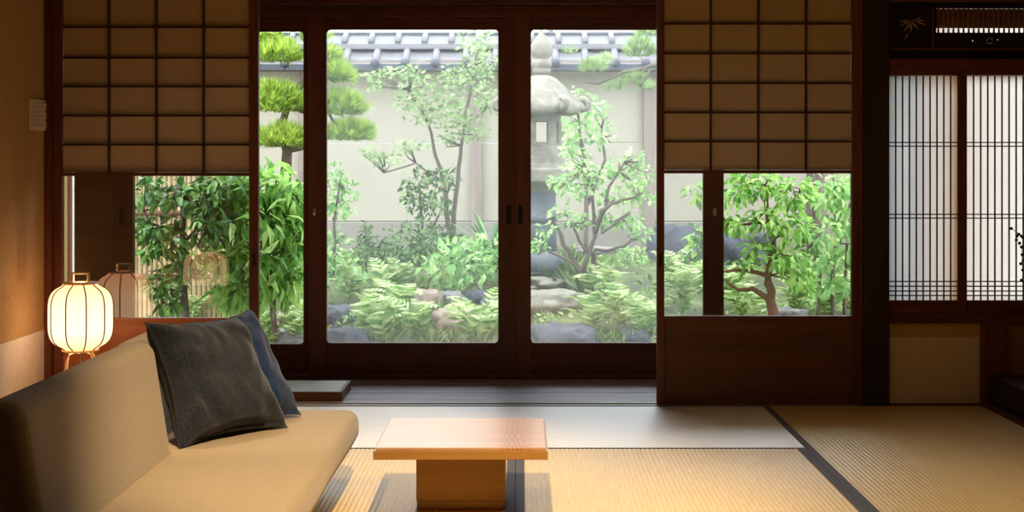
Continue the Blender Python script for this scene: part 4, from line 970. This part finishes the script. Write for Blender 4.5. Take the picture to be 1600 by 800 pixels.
plant('conical_shrub', 'small pointed green shrub left of the dark round bush', 'shrub', P(572, 420, 9.7), [[(572, 425, 9.7, 2), (572, 350, 9.7, 1)]], [(572, 365, 9.7, 10, 18, .1), (573, 385, 9.7, 20, 16, .18), (573, 402, 9.7, 24, 14, .2)], TL, 0.035, M['azalea'], 44, twigs=1)
plant('leafy_shrub', 'light green leafy shrub at the left edge of the centre left pane', 'shrub', P(520, 425, 9.2), [[(520, 430, 9.2, 3), (522, 350, 9.2, 2), (530, 290, 9.2, 1.5)]],
      [(522, 280, 9.2, 22, 26, .15), (530, 320, 9.2, 26, 26, .15), (545, 298, 9.2, 16, 10, .1), (520, 385, 9.2, 28, 28, .2), (530, 415, 9.1, 30, 22, .2)], TL, 0.055, M['shrub'], 13, 80)
plant('broadleaf_clump', 'fresh green broad leaved clump right of the dark round bush', 'shrub', P(725, 440, 9.4), [], [(725, 410, 9.4, 55, 36, .3), (760, 395, 9.5, 30, 30, .25), (690, 420, 9.4, 32, 24, .25)], TL, 0.07, M['shrub'], 10, 110, twigs=0)
# strap leaved clump
def strap_clump(px, py, d, n, L, mat, label, name='strap_leaf_clump', wid=.016):
    b0 = P(px, py, d); b0.z = gz(b0.x, d); root = empty(name, b0, label, 'plant')
    for i in range(n):
        a = rng.uniform(0, 2 * math.pi); l = L * rng.uniform(.7, 1.1); lean = rng.uniform(.25, .9); vs = []; fs = []; dv = Vector((math.cos(a), math.sin(a), 0)); sd_ = Vector((-math.sin(a), math.cos(a), 0))
        for k in range(8):
            t = k / 7; w_ = wid * math.sin(math.pi * min(1, .12 + t * .88)) ** .6 + .0008
            c = dv * (lean * l * t ** 1.5) + Vector((0, 0, l * (t - .42 * lean * t * t * 1.6)))
            vs += [c - sd_ * w_ + Vector((0, 0, w_ * .5)), c, c + sd_ * w_ + Vector((0, 0, w_ * .5))]
        for k in range(7):
            q = 3 * k; fs += [(q, q + 1, q + 4, q + 3), (q + 1, q + 2, q + 5, q + 4)]
        o = MB().add(vs, fs, True).build('strap_leaf', mat); o.parent = root
    return root
strap_clump(770, 412, 9.8, 28, .60, M['strap'], 'arching strap leaved clump beside the middle door stiles', wid=.018)
strap_clump(742, 412, 9.9, 14, .44, M['strap'], 'smaller strap leaved clump before the garden wall post', wid=.016)

# stone lantern neighbours
plant('background_shrub', 'soft green shrub behind the stone lantern roof', 'shrub', P(915, 400, 10.9), [[(915, 400, 10.9, 4), (918, 320, 10.9, 3.4), (912, 250, 10.9, 3), (905, 190, 10.9, 2)], [(918, 320, 10.9, 3), (945, 250, 10.9, 2), (940, 200, 10.9, 1.5)]],
      [(905, 150, 10.9, 26, 14, .2), (900, 190, 10.9, 34, 26, .3), (930, 170, 10.9, 30, 16, .25), (895, 225, 10.9, 28, 18, .25), (940, 210, 10.9, 26, 20, .25), (905, 245, 10.8, 20, 14, .2)], TO, 0.055, M['shrub'], 12)
plant('slender_shrub', 'grey stemmed open shrub with small bright leaves right of the lantern', 'shrub', P(925, 460, 8.8),
      [[(925, 462, 8.8, 6), (912, 430, 8.8, 5.2), (892, 405, 8.8, 4.4), (880, 380, 8.8, 3.6), (868, 350, 8.8, 2.6), (850, 330, 8.8, 1.8)],
       [(922, 450, 8.8, 5), (914, 420, 8.75, 4.4), (918, 396, 8.75, 4), (930, 372, 8.75, 3.4), (928, 335, 8.8, 2.8), (926, 300, 8.8, 2.2), (915, 265, 8.8, 1.5)],
       [(941, 455, 8.85, 5), (935, 425, 8.85, 4.6), (928, 400, 8.8, 4), (920, 390, 8.8, 3)],
       [(930, 365, 8.75, 3.6), (940, 330, 8.7, 3.2), (955, 318, 8.7, 2.8), (985, 310, 8.7, 2), (1000, 305, 8.7, 1.4)],
       [(932, 350, 8.75, 3), (945, 325, 8.75, 2.6), (953, 290, 8.75, 2), (975, 255, 8.75, 1.4)],
       [(918, 436, 8.75, 3), (885, 405, 8.7, 2.6), (850, 390, 8.7, 1.8)], [(928, 390, 8.8, 3), (950, 392, 8.8, 2.6), (975, 385, 8.8, 2), (990, 375, 8.8, 1.2)],
       [(918, 396, 8.75, 2.6), (905, 375, 8.75, 2), (895, 350, 8.75, 1.5)], [(940, 365, 8.7, 2.4), (965, 345, 8.7, 2), (985, 330, 8.7, 1.3)]],
      [(880, 285, 8.7, 26, 14, .15), (905, 262, 8.8, 26, 14, .15), (876, 330, 8.8, 18, 9, .12), (852, 358, 8.7, 18, 8, .10), (905, 300, 8.8, 30, 14, .18), (935, 275, 8.8, 22, 14, .15), (965, 262, 8.8, 22, 14, .12), (990, 245, 8.8, 18, 12, .12), (985, 285, 8.8, 26, 14, .15),
       (1000, 310, 8.8, 24, 14, .15), (960, 310, 8.8, 30, 12, .15), (905, 345, 8.8, 26, 11, .12), (980, 345, 8.8, 28, 14, .12), (945, 345, 8.8, 22, 10, .12), (845, 385, 8.7, 20, 10, .1), (890, 235, 8.8, 12, 8, .08), (1005, 270, 8.8, 16, 16, .1), (1000, 365, 8.8, 20, 12, .1)],
      TO, 0.040, M['shrub'], 20, 280, twigs=3, out=.5)

# left bushes
plant('camellia_bush', 'glossy dark leaved camellia bush behind the left screen window', 'shrub', P(290, 520, 7.9),
      [[(292, 520, 7.9, 6), (288, 430, 7.9, 5), (286, 350, 7.9, 4.5), (285, 260, 7.9, 4)], [(288, 430, 7.9, 3), (250, 380, 7.85, 2.4), (225, 330, 7.8, 1.6)], [(286, 380, 7.9, 3), (330, 330, 7.85, 2), (360, 300, 7.8, 1.4)]],
      [(232, 300, 7.8, 30, 24, .15), (240, 355, 7.75, 34, 20, .15), (285, 300, 7.8, 30, 24, .18), (265, 375, 7.75, 30, 20, .15), (320, 310, 7.8, 34, 26, .2), (330, 350, 7.75, 30, 24, .2), (285, 420, 7.75, 22, 18, .12), (250, 440, 7.75, 20, 26, .12), (265, 470, 7.75, 22, 18, .12), (310, 395, 7.75, 26, 16, .14), (350, 285, 7.8, 36, 20, .2), (228, 395, 7.8, 18, 14, .1)],
      TL, 0.072, M['camellia'], 13, 280, down=.35)
plant('long_leaved_bush', 'bright bush of long drooping leaves in the narrow left pane', 'shrub', P(420, 520, 8.05),
      [[(430, 520, 8.05, 5), (425, 430, 8.05, 4), (410, 340, 8.05, 3), (400, 270, 8.05, 2)], [(425, 430, 8.05, 3), (455, 360, 8.05, 2), (465, 300, 8.05, 1.4)], [(425, 430, 8.05, 3), (370, 370, 8, 2)]],
      [(365, 300, 8, 36, 26, .2), (415, 290, 8, 34, 26, .2), (455, 300, 8, 28, 26, .15), (380, 345, 7.95, 34, 28, .2), (430, 345, 7.95, 34, 26, .2), (460, 370, 7.95, 26, 30, .15), (360, 400, 7.95, 32, 30, .2), (410, 405, 7.95, 34, 28, .2), (450, 430, 7.95, 28, 28, .15), (375, 450, 7.95, 34, 24, .2), (420, 450, 7.95, 24, 18, .15), (345, 340, 7.95, 20, 24, .12)],
      TLONG, 0.125, M['bright'], 12.0, 290, down=.45, out=.7, jitter=.7)
# right bush
plant('broad_bush', 'bright broad leaved bush with brown stems in the right screen window', 'shrub', P(1205, 500, 8.3),
      [[(1208, 500, 8.3, 10), (1206, 455, 8.3, 7), (1200, 420, 8.3, 5.5), (1208, 375, 8.3, 5), (1200, 330, 8.3, 4), (1195, 290, 8.3, 3)], [(1205, 470, 8.3, 5), (1175, 450, 8.3, 4), (1155, 455, 8.3, 3), (1135, 440, 8.3, 2)],
       [(1204, 430, 8.3, 4), (1175, 425, 8.3, 3.4), (1150, 422, 8.3, 3), (1125, 425, 8.3, 2)], [(1208, 375, 8.3, 3), (1240, 340, 8.3, 2), (1250, 300, 8.3, 1.6)], [(1206, 350, 8.3, 3), (1170, 350, 8.3, 2.4), (1140, 352, 8.3, 1.6)]],
      [(1150, 300, 8.3, 26, 22, .2), (1190, 290, 8.2, 32, 24, .2), (1235, 300, 8.2, 34, 26, .2), (1150, 345, 8.2, 26, 18, .2), (1190, 345, 8.2, 22, 22, .2), (1235, 350, 8.2, 36, 30, .22), (1225, 400, 8.2, 30, 24, .2), (1180, 385, 8.2, 22, 14, .15), (1165, 410, 8.3, 24, 10, .15), (1250, 430, 8.2, 26, 20, .2), (1160, 280, 8.3, 20, 12, .12), (1085, 300, 8.3, 14, 16, .1), (1085, 375, 8.3, 16, 24, .15)],
      TL, 0.066, M['bright'], 11, 280, bark='bark_brown', down=.4)
plant('tall_bush', 'paler tall bush with thin upright stems at the right side of the right screen window', 'shrub', P(1305, 500, 8.6),
      [[(1278, 500, 8.6, 3.4), (1280, 430, 8.6, 3), (1270, 350, 8.6, 2.4), (1272, 270, 8.6, 2)], [(1300, 500, 8.6, 3.4), (1302, 430, 8.6, 3), (1310, 350, 8.6, 2.4), (1300, 270, 8.6, 2)], [(1320, 500, 8.6, 3), (1322, 400, 8.6, 2.4), (1330, 300, 8.6, 2)]],
      [(1290, 300, 8.55, 32, 26, .2), (1320, 330, 8.5, 24, 30, .2), (1290, 360, 8.5, 30, 24, .2), (1320, 390, 8.5, 26, 26, .2), (1275, 400, 8.5, 26, 20, .2), (1320, 285, 8.55, 24, 20, .2), (1300, 440, 8.5, 30, 22, .2)],
      TL, 0.07, M['shrub'], 11.0, 200, down=.5)

# ferns
def frond_mesh():
    m = MB(); n = 11; pts = []
    for k in range(n + 1):
        t = k / n; pts.append(Vector((0, t * .86, .50 * math.sin(math.pi * .66 * t) - .12 * t * t)))
    for k in range(n):
        a, b_ = pts[k], pts[k + 1]; m.add([a + Vector((-.007, 0, 0)), a + Vector((.007, 0, 0)), b_ + Vector((.005, 0, 0)), b_ + Vector((-.005, 0, 0))], [(0, 1, 2, 3)])
        t = (k + .5) / n; L = .25 * math.sin(math.pi * (t * .84 + .12)) ** .8
        if k < 1: continue
        f = (b_ - a).normalized()
        for s in (-1, 1):
            o_ = Vector((s * L, 0, -.10 * L)) + f * L * .45; tip = a + o_; w_ = f * .034
            m.add([a - w_ * .5, a + o_ * .45 - w_, a + o_ * .8 - w_ * .6, tip, a + o_ * .8 + w_ * .5, a + o_ * .4 + w_, a + w_ * .6], [(0, 1, 2, 3, 4, 5, 6)])
    me = bpy.data.meshes.new('frond'); me.from_pydata(m.v, [], m.f); me.materials.append(M['fern']); return me
FRM = frond_mesh()
def fern(p, L, nf, label, group=None):
    root = empty('fern', p, label, 'fern', group, rz=rng.uniform(0, 6.28))
    for i in range(nf):
        o = bpy.data.objects.new('frond', FRM); C.objects.link(o); o.parent = root; s = L * rng.uniform(.75, 1.1)
        o.scale = (s, s, s * rng.uniform(.8, 1.4)); o.rotation_euler = (rng.uniform(.25, .95), rng.uniform(-.25, .25), 2 * math.pi * i / nf + rng.uniform(-.3, .3)); o.location = (0, 0, .0)
CL, LP, RSC, LF = 'ferns filling the foot of the centre left pane', 'ferns at the foot of the lantern pane', 'ferns in the right screen window', 'ferns beyond the narrow left pane and left screen window'
ferns = [
 (545, 462, .34, CL, 'upright fern above the dark flat rock at the left of the centre left pane'),
 (590, 470, .38, CL, 'pale spreading fern in front of the small pointed shrub'),
 (572, 508, .36, CL, 'fern right of the dark flat rock, low in the centre left pane'),
 (625, 492, .42, CL, 'large pale fern in the middle of the bank, left of the pinkish brown rock'),
 (604, 530, .40, CL, 'fern at the bottom of the centre left pane, right of the corner rock'),
 (652, 530, .42, CL, 'yellow green fern at the bottom, straight below the pinkish brown rock'),
 (735, 532, .44, CL, 'large bright fern at the bottom right of the centre left pane'),
 (768, 520, .40, CL, 'fern against the middle door stiles at the bottom right'),
 (622, 448, .30, CL, 'small fern at the foot of the dense dark round bush'),
 (942, 488, .42, LP, 'large yellow green fern right below the slender shrub stems'),
 (922, 512, .36, LP, 'fern at the right end of the big sloping grey rock'),
 (975, 502, .40, LP, 'fern in the bottom middle of the right half of the lantern pane'),
 (1008, 520, .34, LP, 'fern beside the right paper screen stile, near the dark corner rock'),
 (1052, 445, .34, RSC, 'fern in front of the tall bluish dark rock'),
 (1068, 480, .38, RSC, 'low fern left of the outer door stile in the right screen window'),
 (1090, 455, .32, RSC, 'fern touching the outer door stile in the right screen window'),
 (1148, 470, .34, RSC, 'fern under the lowest left branch of the broad bush'),
 (1165, 500, .34, RSC, 'fern left of the broad bush trunk'),
 (1248, 490, .36, RSC, 'fern right of the mossy grey rock by the broad bush'),
 (1290, 492, .34, RSC, 'fern between the thin upright stems of the tall bush'),
 (1328, 480, .36, RSC, 'fern at the far right corner of the right screen window'),
 (458, 525, .26, LF, 'small fern in front of the grey rock in the narrow left pane'),
 (420, 530, .28, LF, 'fern beside the left paper screen edge under the long leaved bush'),
 (470, 500, .24, LF, 'small fern by the left stile above the grey rock'),
 (345, 485, .30, LF, 'fern just above the cushions in the left screen window'),
 (376, 500, .30, LF, 'fern at the lower right corner of the left screen window'),
 (300, 495, .28, LF, 'fern at the foot of the camellia stem')]
for (x, y, L, g, lb) in ferns:
    p = on_ground(x, y + 12); fern(p, L * .84 * p.y / 8.6, 8, lb, g)
for (x, y, w_, h_, sz, mt, dens_, lb) in [
    (560, 440, 34, 14, .04, 'shrub', 26, 'low leafy clump behind the upright fern at the left'),
    (655, 450, 30, 12, .045, 'azalea', 24, 'low dark leafy clump at the foot of the dark round bush'),
    (700, 452, 34, 12, .04, 'shrub', 26, 'low light green clump above the grey middle rock'),
    (545, 500, 24, 10, .035, 'shrub', 26, 'tiny leaved clump on the dark flat rock'),
    (650, 508, 26, 12, .05, 'strap', 18, 'round leaved clump among the bottom ferns of the centre left pane'),
    (960, 410, 50, 12, .03, 'moss', 26, 'mossy low mound behind the slender shrub'),
    (985, 400, 30, 14, .035, 'shrub', 24, 'small light clump right of the edging stone'),
    (855, 500, 22, 9, .035, 'shrub', 24, 'tiny leaved clump between slab and sloping grey rock'),
    (1070, 430, 30, 14, .045, 'shrub', 20, 'light leafy clump before the tall bluish dark rock'),
    (1270, 470, 40, 16, .045, 'bright', 18, 'bright low clump right of the broad bush trunk')]:
    g_ = on_ground(x, y + h_); plant('leafy_clump', lb, 'plant', g_, [], [(x, y, g_.y, w_, h_, .14)], TO if mt != 'bright' else TL, sz, M[mt], dens_, twigs=0, out=.5, down=-.3)
# grass tufts
def grass(pts, label, L=.22):
    pos = []; dr = []
    for (x, y) in pts:
        c = np.array(on_ground(x, y)); n = 60
        pos.append(c + rng.normal(size=(n, 3)) * np.array([.03, .03, 0])); q = rng.normal(size=(n, 3)) * .55; q[:, 2] = 1; dr.append(q)
    pos = np.concatenate(pos); dr = np.concatenate(dr)
    o = joined(None, 'grass_tuft', (np.array([(-.02, 0, 0), (.02, 0, 0), (.012, .55, .02), (0, 1, -.12), (-.012, .55, .02)]), [(0, 1, 2, 3, 4)]), pos, dr, L * rng.uniform(.7, 1.2, len(pos)), M['fern'])
    tagp(o, label, 'grass')
grass([(885, 455), (900, 450), (910, 462)], 'tuft of narrow grass left of the slender shrub stems', .26)
grass([(600, 540), (640, 520), (670, 545), (710, 545), (745, 545), (690, 500), (560, 545)], 'narrow grass among the ferns beyond the centre left door', .13)
grass([(960, 545), (1000, 540), (930, 545), (870, 548)], 'narrow grass along the bottom of the lantern pane', .11)
# ground cover
n = 3800; gx = rng.uniform(-3.2, 3.2, n); gy = rng.uniform(7.5, 11.8, n); pos = np.stack([gx, gy, [gz(a, b_) + .004 for a, b_ in zip(gx, gy)]], 1)
dd = rng.normal(size=(n, 3)); dd[:, 2] = np.abs(dd[:, 2]) * .5 + .4
tagp(joined(None, 'ground_cover', TO, pos, dd, rng.uniform(.03, .065, n), M['moss']), 'low green ground cover leaves over the garden soil', 'ground cover')
